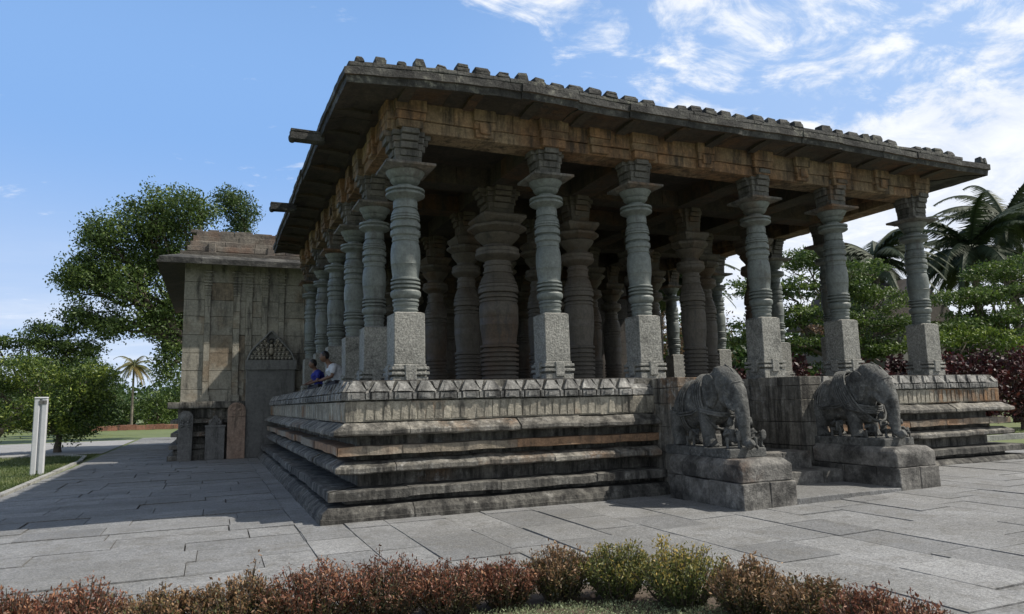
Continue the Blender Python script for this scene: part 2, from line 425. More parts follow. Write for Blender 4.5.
COURSES = {
    'footing': [(0, -.08), (0, .055), (.02, .06), (.035, .12), (.13, .20), (IN, .21), (IN, -.08)],
    'slab': [(.12, .285), (.125, .40), (.16, .415), (IN, .42), (IN, .275)],
    'lower_lip': [(.36, .625), (.25, .645), (.235, .66), (.236, .715), (.25, .73), (.40, .80), (IN, .81), (IN, .62)],
    'narrow_band': [(.29, .88), (.28, .885), (.28, 1.005), (.29, 1.01), (IN, 1.01), (IN, .88)],
    'upper_lip': [(.33, 1.155), (.22, 1.17), (.20, 1.185), (.202, 1.235), (.22, 1.25), (.38, 1.345), (IN, 1.35), (IN, 1.15)],
}
hall = empty('pillared_temple_hall', (0, 0, 0), 'open stone temple hall of lathe-turned pillars under a deep eave on a stepped stone plinth', 'temple hall')
BU0, BU1, BU2, BU3 = 5.73, 6.2, 8.40, 8.93       # stair cheek walls
def runs(prof, ms, jit=.008):
    course(ms[0], prof, 'F', 0, BU0, True, False, jit=jit); course(ms[1], prof, 'F', BU3, LX, False, True, jit=jit)
    course(ms[0], prof, 'L', 0, LY, True, False, jit=jit); course(ms[1], prof, 'R', 0, LY, True, False, jit=jit)
for nm, pr in COURSES.items():
    ms = (MB(), MB()); runs(pr, ms, .006 if nm == 'footing' else .014)
    for m in ms: m.build(nm, M['band'] if nm == 'narrow_band' else M['plinth_low' if nm in ('footing', 'slab') else 'plinth'], hall, wear=.018, wscale=2.8)
# core (recessed dark courses)
m = MB(); mr = MB()
for a, b, e, z0, z1 in ((0, 1, .40, .2, .29), (0, 1, .62, .41, .63), (0, 1, .60, .8, .89), (0, 1, .60, 1.0, 1.16), (0, 1, .47, 1.34, 1.955)):
    m.box(e, BU0 + .05, e, LY, z0, z1, .4); mr.box(BU3 - .05, LX - e, e, LY, z0 + .001, z1 - .001, .4)
m.box(BU0, BU3, 2.45, LY, .2, 1.953, .4)
m.build('plinth_core', M['plinth'], hall); mr.build('plinth_core', M['plinth'], hall)
# frieze with little upright panels
ms = (MB(), MB())
fr = [(.40, 1.36), (.39, 1.645), (.40, 1.655), (IN, 1.655), (IN, 1.36)]
runs(fr, ms, .005)
def along(face, p0, p1, e0, e1, z0, z1, mb, tone=None, tz=0, e0t=None, sh=0):
    """small raised block on a face, from p0..p1, front at inset e0 back e1; narrower at the top by tz"""
    e0t = e0 if e0t is None else e0t
    q = [(p0, e0, z0), (p1, e0, z0), (p1, e1, z0), (p0, e1, z0), (p0 + tz, e0t, z1), (p1 - tz, e0t, z1), (p1 - tz, e1 + (e0t - e0), z1), (p0 + tz, e1 + (e0t - e0), z1)]
    if face == 'F': vs = q; fs = [(0, 3, 2, 1), (4, 5, 6, 7), (0, 1, 5, 4), (1, 2, 6, 5), (2, 3, 7, 6), (3, 0, 4, 7)]
    else:
        vs = [((b if face == 'L' else LX - b), a, c) for a, b, c in q]; fs = [(0, 3, 2, 1), (4, 5, 6, 7), (0, 1, 5, 4), (1, 2, 6, 5), (2, 3, 7, 6), (3, 0, 4, 7)]
        if face == 'L': fs = [f[::-1] for f in fs]
    mb.add(vs, fs, tone)
for face, a, b in (('F', .42, BU0 - .05), ('F', BU3 + .05, LX - .42), ('L', .45, LY), ('R', .45, LY)):
    s = a
    while s < b - .1:
        w = ru(.11, .125)
        if rnd() > .08: along(face, s, s + w, .383 + ru(-.004, .004), .41, 1.385, 1.63 + ru(-.01, .01), ms[0] if face == 'L' or (face == 'F' and s < BU0) else ms[1], ru(.35, .65), tz=.02)
        s += w + .016
for m in ms: m.build('frieze', M['frieze'], hall, wear=.006, wscale=5)
# cap: small pads below, lotus petals above on a sloping face
ms = (MB(), MB())
capb = [(.40, 1.675), (.395, 1.785), (.45, 1.80), (.50, 1.93), (.50, 1.96), (IN, 1.965), (IN, 1.67)]
runs(capb, ms, .004)
for face, a, b in (('F', .40, BU0 - .3), ('F', BU3 + .05, LX - .42), ('L', .40, LY), ('R', .40, LY)):
    s = a; m = ms[0] if face == 'L' or a < BU0 and face == 'F' else ms[1]
    while s < b - .3:
        P = .355 + ru(-.012, .012)
        along(face, s + .015, s + P - .085, .345 + ru(-.008, .008), .41, 1.680, 1.782 + ru(-.006, .006), m, tz=.006)
        along(face, s + .075, s + P - .145, .333, .36, 1.70, 1.762, m)
        along(face, s + P - .065, s + P - .012, .352, .41, 1.682, 1.775, m)
        if rnd() > .05:
            along(face, s + .0, s + P - .045, .355 + ru(-.005, .008), .47, 1.800, 1.957 + ru(-.012, .006), m, tz=.098, e0t=.44)
            along(face, s + .06, s + P - .105, .338, .40, 1.803, 1.93, m, tz=.07, e0t=.43)
        if rnd() > .15: along(face, s + P - .045, s + P - .005, .415, .50, 1.84, 1.955, m, tz=-.045, e0t=.455)
        s += P
for m in ms: m.build('carved_cap', M['cap'], hall, wear=.010, wscale=7)
# floor slabs
m = MB(); x = .5
m2 = MB()
while x < LX - .6:
    y = .5; w = ru(.9, 1.3)
    while y < LY - .5:
        l = ru(1, 2)
        if not (BU0 < x + w / 2 < BU3 and y < 2.4): m2.box(x, min(x + w, LX - .5) - .006, y, min(y + l, LY) - .006, 1.93, 1.968 + ru(0, .004))
        y += l
    x += w
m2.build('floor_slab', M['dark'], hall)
# cheek walls beside the stair (coursed blocks)
for (a, b) in ((BU0, BU1), (BU2, BU3)):
    m = MB(); z = -.05
    for h in (.4, .35, .42, .40, .26, .17):
        y = -.3
        while y < 2.4:
            l = min(ru(.5, .9), 2.45 - y); l = 2.45 - y if 2.45 - (y + l) < .25 else l
            m.box(a + ru(0, .012), b - ru(0, .012), y + (ru(0, .015) if y == -.3 else .003), y + l - .003, z, z + h - .006, None, .004); y += l
        z += h
    m.build('stair_cheek_wall', M['plinth'], hall, wear=.008, bevel=.01)
# stairs
st = MB(); thr = MB()
for k, (z0, z1, y0) in enumerate(((-.02, .125, -2.06), (.10, .335, -.95), (.33, .62, -.45), (.62, .9, .72), (.9, 1.18, 1.0), (1.18, 1.45, 1.3), (1.45, 1.7, 1.6), (1.7, 1.94, 1.9))):
    xx0, xx1 = (6.43, 8.58) if k < 2 else (BU1, BU2)
    x = xx0
    while x < xx1 - .05:
        l = ru(.6, 1.1); l = xx1 - x if xx1 - (x + l) < .35 else l
        (st if k else thr).box(x + .004, x + l - .004, y0 + ru(0, .015), (2.45 if k > 2 else (.8 if k == 2 else -.3)) if k else -.3, z0, z1, None, .005); x += l
thr.build('threshold_slab', M['paving'], hall, wear=.008, bevel=.012)
st.build('step', M['ped'], hall, wear=.008, bevel=.012)

# ------------------------------------------------------------------ pillars
PCOL = [1.44, 4.05, 5.95, 8.80, 10.95, 13.45]
PROW = [.95, 3.4, 5.4, 7.9, 10.3, 12.7]
ZF = 1.97
shaft_prof = [(.185, 1.06), (.192, 1.115), (.20, 1.12), (.20, 1.14), (.192, 1.15), (.196, 1.19), (.207, 1.20), (.212, 1.235), (.2, 1.25), (.2, 1.262), (.214, 1.27), (.212, 1.30), (.20, 1.31),
    (.232, 1.345), (.245, 1.37), (.246, 1.42), (.232, 1.445), (.207, 1.455), (.207, 1.475), (.238, 1.485), (.240, 1.515), (.212, 1.525), (.212, 1.54), (.242, 1.55), (.242, 1.58), (.214, 1.59), (.214, 1.605), (.236, 1.612), (.236, 1.635), (.213, 1.65),
    (.214, 1.70), (.224, 1.78), (.236, 1.87), (.240, 1.875), (.236, 1.88), (.241, 1.98), (.240, 2.07), (.233, 2.15), (.220, 2.215), (.212, 2.245), (.220, 2.26), (.220, 2.275), (.212, 2.285), (.215, 2.33), (.243, 2.355), (.246, 2.385), (.243, 2.43), (.222, 2.45), (.218, 2.47), (.242, 2.485), (.244, 2.53), (.24, 2.56), (.222, 2.575), (.222, 2.60),
    (.240, 2.612), (.240, 2.632), (.230, 2.636), (.230, 2.646), (.238, 2.65), (.234, 2.68), (.224, 2.684), (.224, 2.694), (.230, 2.698), (.222, 2.735), (.208, 2.765), (.197, 2.79), (.190, 2.80), (.203, 2.81), (.203, 2.825), (.196, 2.835), (.200, 2.89), (.196, 2.94), (.19, 2.95), (.215, 2.975),
    (.285, 3.00), (.318, 3.02), (.322, 3.045), (.30, 3.06), (.30, 3.075), (.322, 3.09), (.318, 3.125), (.27, 3.14), (.17, 3.15), (.150, 3.17), (.150, 3.20), (.20, 3.225), (.225, 3.25), (.25, 3.29), (.235, 3.30), (.265, 3.33), (.30, 3.38), (.322, 3.42), (.30, 3.43), (.28, 3.44)]
def deepen(prof, k=.8):
    out = []
    for i, (r, z) in enumerate(prof):
        L_ = [p[0] for p in prof[max(0, i - 3):i] if z - p[1] < .05]; R_ = [p[0] for p in prof[i + 1:i + 4] if p[1] - z < .05]
        d = min(max(L_), max(R_)) - r if L_ and R_ else 0
        out.append((r - (d * k if .004 < d < .06 else 0), z))
    return out
def bracket(m, z0, zt, w, sc=1.0):
    """stepped bracket block with arms toward the four sides"""
    H = zt - z0
    m.box(-w, w, -w, w, z0, zt, None, .003)
    steps = ((.0, .22, .0), (.235, .43, .03), (.445, .64, .08), (.655, .82, .13), (.835, .99, .18))
    aw = w * .66
    for a, b, o in steps:
        o *= sc
        m.box(-w - o, w + o, -aw, aw, z0 + H * a, z0 + H * b, None, .004)
        m.box(-aw * .99, aw * .99, -w - o, w + o, z0 + H * a + .002, z0 + H * b - .002, None, .004)
        m.box(-w - o * .25, w + o * .25, -w - o * .25, w + o * .25, z0 + H * a + .004, z0 + H * b - .004, None, .003)
def make_pillar():
    m = MB(); m.lathe(deepen(shaft_prof), 40); sh = m.build('pillar', M['shaft'], hall, smooth=True)
    # keep ring edges crisp
    sh.data.set_sharp_from_angle(angle=R(35))
    b = MB(); b.box(-.25, .25, -.25, .25, .255, 1.06, .5)
    b.add([(-.25, -.25, 1.06), (.25, -.25, 1.06), (.25, .25, 1.06), (-.25, .25, 1.06), (-.19, -.19, 1.085), (.19, -.19, 1.085), (.19, .19, 1.085), (-.19, .19, 1.085)], [(4, 5, 6, 7), (0, 1, 5, 4), (1, 2, 6, 5), (2, 3, 7, 6), (3, 0, 4, 7)], .5)
    b.build('base_block', M['granite'], sh, bevel=.012)
    f = MB()
    f.box(-.285, .285, -.285, .285, -.14, .055, .5); f.box(-.24, .24, -.24, .24, .055, .085, .3); f.box(-.305, .305, -.305, .305, .085, .135, .5); f.box(-.25, .25, -.25, .25, .135, .165, .3); f.box(-.30, .30, -.30, .30, .165, .215, .5); f.box(-.265, .265, -.265, .265, .215, .257, .45)
    f.box(-.09, .09, -.315, .315, .0, .25, .5); f.box(-.315, .315, -.09, .09, .002, .248, .5)
    f.build('foot_moulding', M['granite'], sh, bevel=.012)
    c = MB()
    c.lathe([(.30 * 1.414, 3.425), (.38 * 1.414, 3.452), (.41 * 1.414, 3.458), (.41 * 1.414, 3.50), (.39 * 1.414, 3.51)], 4, tone=.6, rot=R(45))
    bracket(c, 3.51, 4.075, .22)
    c.build('capital', M['capital'], sh, wear=.006, wscale=6, bevel=.006)
    return sh
inner_prof = [(.40, .0), (.40, .06), (.36, .07), (.355, .10), (.37, .11), (.37, .15), (.345, .16), (.345, .18), (.372, .19), (.375, .24), (.35, .25), (.35, .27), (.378, .28), (.38, .33), (.352, .34), (.352, .36), (.382, .37), (.385, .42), (.355, .43), (.355, .45), (.385, .46), (.388, .51), (.357, .52), (.357, .545), (.388, .555), (.39, .60), (.36, .61), (.36, .635), (.392, .645), (.394, .69), (.362, .70), (.362, .73),
    (.392, .745), (.394, .79), (.36, .80), (.345, .83), (.36, .95), (.385, 1.12), (.395, 1.20), (.397, 1.205), (.395, 1.21), (.398, 1.35), (.395, 1.355), (.398, 1.36), (.40, 1.5), (.398, 1.6), (.38, 1.66), (.375, 1.68), (.392, 1.69), (.395, 1.73), (.37, 1.74), (.37, 1.76), (.395, 1.77), (.40, 1.82), (.375, 1.835), (.375, 1.86),
    (.41, 1.88), (.415, 1.93), (.41, 1.965), (.398, 1.97), (.398, 1.98), (.408, 1.985), (.398, 2.04), (.384, 2.045), (.384, 2.055), (.394, 2.06), (.37, 2.12), (.358, 2.125), (.358, 2.135), (.362, 2.14), (.33, 2.22), (.30, 2.27), (.29, 2.29), (.31, 2.30), (.31, 2.33), (.285, 2.34), (.28, 2.44), (.30, 2.45), (.30, 2.49), (.27, 2.50), (.27, 2.55), (.32, 2.58),
    (.42, 2.62), (.46, 2.66), (.462, 2.72), (.44, 2.74), (.45, 2.80), (.42, 2.83), (.30, 2.85), (.28, 2.90), (.34, 2.96), (.42, 3.03), (.47, 3.10), (.45, 3.12)]
def make_inner():
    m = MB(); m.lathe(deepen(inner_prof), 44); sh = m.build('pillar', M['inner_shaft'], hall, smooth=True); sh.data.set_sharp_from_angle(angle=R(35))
    c = MB()
    c.lathe([(.40, 3.10), (.60, 3.21), (.62, 3.225), (.62, 3.275), (.58, 3.30)], 8, tone=.5, rot=R(22.5))
    c.lathe([(.36 * 1.414, 3.29), (.46 * 1.414, 3.42), (.47 * 1.414, 3.43), (.47 * 1.414, 3.48), (.45 * 1.414, 3.51)], 4, tone=.5, rot=R(45))
    bracket(c, 3.51, 4.09, .27, 1.1)
    c.build('capital', M['inner_shaft'], sh, wear=.006, wscale=6, bevel=.006)
    return sh
outer = make_pillar(); inner = make_inner()
usedO = usedI = False
rotk = 0
for i, x in enumerate(PCOL):
    for j, y in enumerate(PROW):
        edge = i in (0, 5) or j == 0
        if edge:
            o = outer if not usedO else copy_tree(outer, hall); usedO = True
        else:
            o = inner if not usedI else copy_tree(inner, hall); usedI = True
        o.location = (x, y, ZF)
        k = 1.0
        if edge:
            lift, k = {0: (0, 1.0), 1: (.04, 1.02), 2: (.05, 1.02), 3: (.10, 1.01), 4: (.10, 1.01), 5: (.08, 1.0)}[i] if j == 0 else (.04, 1.0)
            q_ = 1.0 if (i, j) == (0, 0) else .94
            o.scale = (q_, q_, k); o.location.z += lift; o.rotation_euler = (R(ru(-.5, .5)), R(ru(-.5, .5)), 0)
        else:
            s = {(1, 1): 1.02, (2, 1): .80, (3, 1): .72, (4, 1): .74}.get((i, j), .74)
            if (i, j) == (3, 1): o.location.x += .2
            o.scale = (s, s, 1.0)

# ------------------------------------------------------------------ beams, ceiling, eave
def dz_roof(x, y):          # the eave sags at the near corner
    d = max(0, x - .25) + max(0, y + .1)
    return -.17 * max(0, 1 - d / 3.2) ** 1.4 + .03 * math.sin(x * .8)
BZ0, BZ1 = 6.05, 6.50
def beamrow(m, horiz, c, a, b, z0, z1, hw, tones=(.3, .7)):
    s = a
    while s < b - .05:
        l = ru(1.0, 1.6); l = b - s if b - (s + l) < .5 else l
        o = ru(-.006, .006)
        if horiz: m.box(s + .003, s + l - .003, c - hw + o, c + hw, z0, z1, ru(*tones), .004)
        else: m.box(c - hw + o, c + hw, s + .003, s + l - .003, z0, z1, ru(*tones), .004)
        s += l
m = MB(); 
for ed in (PROW[0],):
    beamrow(m, True, ed, 1.14, 13.75, 6.04, 6.24, .25); beamrow(m, True, ed, 1.12, 13.77, 6.245, 6.62, .29)
for ed in (PCOL[0], PCOL[-1]):
    beamrow(m, False, ed, 1.25, 13.2, 6.04, 6.24, .25); beamrow(m, False, ed, 1.25, 13.2, 6.245, 6.62, .29)
# projecting stone blocks on the beam face
def blocks(face):
    pts = PCOL if face == 'F' else PROW
    pos = []
    for k, p in enumerate(pts):
        pos.append((p, .52, 1))
        if k < len(pts) - 1:
            q = (p + pts[k + 1]) / 2; pos.append((q, .40, 0))
    for p, w, big in pos:
        w *= ru(.92, 1.08); pr = .07 if big else .045
        for z0, z1, ex, ww in ((6.06, 6.20, 0, w * .86), (6.205, 6.34, .012, w), (6.345, 6.60, .03, w * 1.04)):
            if face == 'F':
                f0 = PROW[0] - .29 - pr - ex; m.box(p - ww / 2, p + ww / 2, f0, f0 + .3, z0, z1, None, .006)
            else:
                f0 = PCOL[0] - .29 - pr - ex; m.box(f0, f0 + .3, p - ww / 2, p + ww / 2, z0, z1, None, .006)
                f1 = PCOL[-1] + .29 + pr + ex; m.box(f1 - .3, f1, p - ww / 2, p + ww / 2, z0, z1, None, .006)
        # small carved nose between
        if not big and rnd() < .9:
            if face == 'F': m.box(p - .1, p + .1, PROW[0] - .29 - pr - .05, PROW[0] - .2, 6.12, 6.3, None, .012)
            else: m.box(PCOL[0] - .29 - pr - .05, PCOL[0] - .2, p - .1, p + .1, 6.12, 6.3, None, .012)
blocks('F'); blocks('L')
m.build('edge_beam', M['beam'], hall, wear=.012, wscale=4, bevel=.012)
m = MB()
for y in PROW[1:]: beamrow(m, True, y, 1.6, 13.3, 6.05, 6.42, .26)
for x in PCOL[1:-1]: beamrow(m, False, x, 1.2, 13.2, 6.052, 6.43, .255)
m.box(1.2, 13.7, .8, 13.3, 6.42, 6.66, .4)
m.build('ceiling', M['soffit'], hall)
EX0, EX1, EY0, EY1 = .25, 14.86, -.10, 13.3
def eave(face):
    P = [(0.045, 6.52), (.035, 6.63), (0, 6.64), (0, 6.755), (.05, 6.775), (1.3, 6.95), (1.3, 6.64), (.75, 6.53), (.35, 6.565)]
    m = MB()
    a, b = (EX0, EX1) if face == 'F' else (EY0, EY1)
    s = a
    while s < b - .01:
        l = ru(1.0, 1.55)
        if s == a: l = 1.75
        if b - (s + l) < .8: l = b - s
        e0 = s == a; e1 = (s + l >= b - 1e-6) and face == 'F'
        off = ru(-.018, .018) if not e0 else 0; dz = ru(-.015, .015)
        n = max(2, int(l / .2)); vs = []
        for i in range(n + 1):
            for e, z in P:
                lo = s + (e if e0 else .004); hi = s + l - (e if e1 else .004); p = lo + (hi - lo) * i / n
                if face == 'F': x, y = p, EY0 + e + off
                elif face == 'L': x, y = EX0 + e + off, p
                else: x, y = EX1 - e - off, p
                vs.append((x, y, z + dz + dz_roof(x, y) * (1 - e / 1.3)))
        K = len(P); fs = []
        for i in range(n):
            for k in range(K):
                k2 = (k + 1) % K; f = (i * K + k, i * K + k2, (i + 1) * K + k2, (i + 1) * K + k); fs.append(f if face != 'F' else f[::-1])
        if not e0: fs.append(tuple(range(K)))
        if not e1: fs.append(tuple(n * K + k for k in reversed(range(K))))
        m.add(vs, fs); s += l
    return m
for fc in 'FLR':
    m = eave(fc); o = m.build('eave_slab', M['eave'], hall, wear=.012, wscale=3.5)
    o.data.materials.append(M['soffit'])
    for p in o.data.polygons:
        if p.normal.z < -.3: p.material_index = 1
# rafters carved under the eave
def rafter(face, p):
    w = .09; q = []
    for e, z, zt in ((.10, 6.515, 6.60), (.40, 6.50, 6.60), (.68, 6.47, 6.58)):
        for sgn in (-1, 1):
            if face == 'F': x, y = p + sgn * w, EY0 + e
            else: x, y = EX0 + e, p + sgn * w
            d = dz_roof(x, y) * (1 - e / 1.3); q.append((x, y, z + d)); q.append((x, y, zt + d))
    fs = []
    for k in (0, 1):
        a = k * 4; fs += [(a, a + 2, a + 6, a + 4), (a, a + 4, a + 5, a + 1), (a + 2, a + 3, a + 7, a + 6)]
    fs += [(0, 1, 3, 2), (8, 10, 11, 9)]
    r_ = MB(); r_.add(q, fs, ru(.3, .6)); r_.build('eave_rafter', M['soffit'], hall, wear=.01)
s = 1.3
while s < 14.2: rafter('F', s); s += ru(.95, 1.15)
s = 1.3
while s < 13: rafter('L', s); s += ru(.95, 1.15)
# roof coping with small crest blocks
m = MB()
def crest(face, a, b):
    s = a
    while s < b:
        l = ru(.8, 1.6); l = b - s if b - (s + l) < .4 else l
        n = max(1, int(l / .3)); t = ru(.35, .65)
        for i in range(n):
            p0, p1 = s + l * i / n + (.004 if i == 0 else 0), s + l * (i + 1) / n - (.004 if i == n - 1 else 0)
            vs = []
            for p in (p0, p1):
                for e, z in ((.10, 6.775), (.07, 6.80), (.075, 6.865), (.11, 6.875), (.5, 6.89)):
                    x, y = (p, EY0 + e) if face == 'F' else ((EX0 + e, p) if face == 'L' else (EX1 - e, p))
                    vs.append((x, y, z + dz_roof(x, y)))
            f = [(k, (k + 1) % 5, 5 + (k + 1) % 5, 5 + k) for k in range(5)]
            if face == 'F': f = [q[::-1] for q in f]
            m.add(vs, f + [(0, 1, 2, 3, 4), (9, 8, 7, 6, 5)], t)
        s += l
    s = a + .1
    while s < b - .2:
        w = ru(.20, .30); h = ru(.10, .15)
        if s - a < 1.6 and face == 'F': w = ru(.13, .2); h = ru(.09, .14)
        if rnd() > .10:
            h *= ru(.75, 1.1)
            if face == 'F': x0, x1, y0, y1 = s, s + w, EY0 + .075, EY0 + .30
            elif face == 'L': x0, x1, y0, y1 = EX0 + .09, EX0 + .30, s, s + w
            else: x0, x1, y0, y1 = EX1 - .3, EX1 - .08, s, s + w
            d = dz_roof((x0 + x1) / 2, (y0 + y1) / 2); zb = 6.86 + d
            m.box(x0, x1, y0, y1, zb, zb + h * .6, ru(.25, .6), .012, taper=.008); m.box(x0 + .012, x1 - .012, y0 + .012, y1, zb + h * .58, zb + h, ru(.25, .6), .01, taper=.015)
        s += w + ru(.07, .16) + (.05 if s - a < 1.6 else 0)
crest('F', EX0 + .08, 14.05)
def done():
    global m
    m.build('roof_crest', M['crest'], hall, wear=.016, wscale=5, bevel=.012); m = MB()
done(); crest('L', EY0 + .6, EY1); done(); crest('R', EY0 + 2.5, EY1); done()
m.box(14.60, 14.70, EY0 + .03, EY0 + .2, 6.76, 6.92, .5, .01, .02); m.box(14.74, 14.84, EY0 + .02, EY0 + .2, 6.76, 6.90, .5, .01, .02)
m.build('crest_horn', M['crest'], hall, wear=.016, wscale=5, bevel=.012)
m = MB(); m.box(EX0 + .5, EX1 - .5, EY0 + .5, EY1, 6.7, 6.93, .5); m.build('roof_deck', M['eave'], hall)
# water spouts on the left eave
for (y, z, tip) in ((2.75, 6.50, -.24), (7.4, 6.42, -.24)):
    m = MB()
    z += .02
    m.box(tip, EX0 + .12, y - .10, y + .10, z - .10, z + .04, .5, .006)
    m.box(tip + .0, EX0 + .12, y - .10, y - .05, z + .04, z + .09, .5, .004); m.box(tip, EX0 + .12, y + .05, y + .10, z + .04, z + .09, .5, .004)
    m.ball((tip + .04, y, z - .07), (.07, .085, .08), .4)
    m.build('water_spout', M['eave'], hall, wear=.01, wscale=8, bevel=.01)
# rear wall of the hall with doorway and pilasters
m = MB()
for (a, b) in ((2.3, 6.6), (8.2, 14.6)):
    z = 1.95
    while z < 6.6:
        h = .46; x = a
        while x < b - .02:
            l = min(ru(.7, 1.2), b - x); m.box(x, x + l - .005, 13.38, 14.0, z, min(z + h - .005, 6.6), None, .002); x += l
        z += h
m.box(6.6, 8.2, 13.4, 14.0, 5.0, 6.6, .4)
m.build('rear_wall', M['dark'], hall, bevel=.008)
m = MB(); m.box(2.3, 14.7, 13.95, 22, .1, 6.58, .4); m.box(-.0 + 2.0, 15, 13.5, 22.4, 6.6, 6.95, .4); m.build('inner_sanctum', M['wall'], hall)

# ------------------------------------------------------------------ seat block behind the left row (plain stone)
# ------------------------------------------------------------------ elephants on pedestals
def pedestal(cx, w, label, name='stone_pedestal'):
    r = empty(name, (cx, -.3, gz(cx) * .6), label, 'pedestal', 'pedestals beside the stair')
    m = MB(); hw = w / 2
    # lower tier of blocks
    for lay, (z0, z1) in enumerate(((-.03, .365),)):
        y = -1.75
        while y < 0:
            l = min(ru(.28, .5), -y); l = -y if -(y + l) < .2 else l
            m.box(-hw - .02 + ru(-.01, .01), 0 - .003, y + .003, y + l - .003, z0, z1, None, .006); y += l
        y = -1.75
        while y < 0:
            l = min(ru(.3, .6), -y); l = -y if -(y + l) < .2 else l
            m.box(.003, hw + .02 + ru(-.01, .01), y + .003, y + l - .003, z0, z1, None, .006); y += l
    m.build('lower_course', M['ped'], r, wear=.016, wscale=5, bevel=.012)
    m = MB(); m.add([(-hw, -1.70, .375), (hw, -1.70, .375), (hw, 0, .375), (-hw, 0, .375), (-hw, -1.70, .60), (hw, -1.70, .60), (hw, 0, .60), (-hw, 0, .60), (-hw + .07, -1.60, .68), (hw - .07, -1.60, .68), (hw - .07, 0, .68), (-hw + .07, 0, .68)],
        [(0, 3, 2, 1), (8, 9, 10, 11), (0, 1, 5, 4), (1, 2, 6, 5), (2, 3, 7, 6), (3, 0, 4, 7), (4, 5, 9, 8), (5, 6, 10, 9), (6, 7, 11, 10), (7, 4, 8, 11)], .5)
    m.build('upper_course', M['ped'], r, wear=.02, wscale=3, bevel=.02)
    return r
pedestal(5.96, .92, 'stone block pedestal under the elephant nearer the corner of the hall, left of the steps')
pedestal(9.04, .88, 'stone block pedestal under the roped elephant right of the steps')

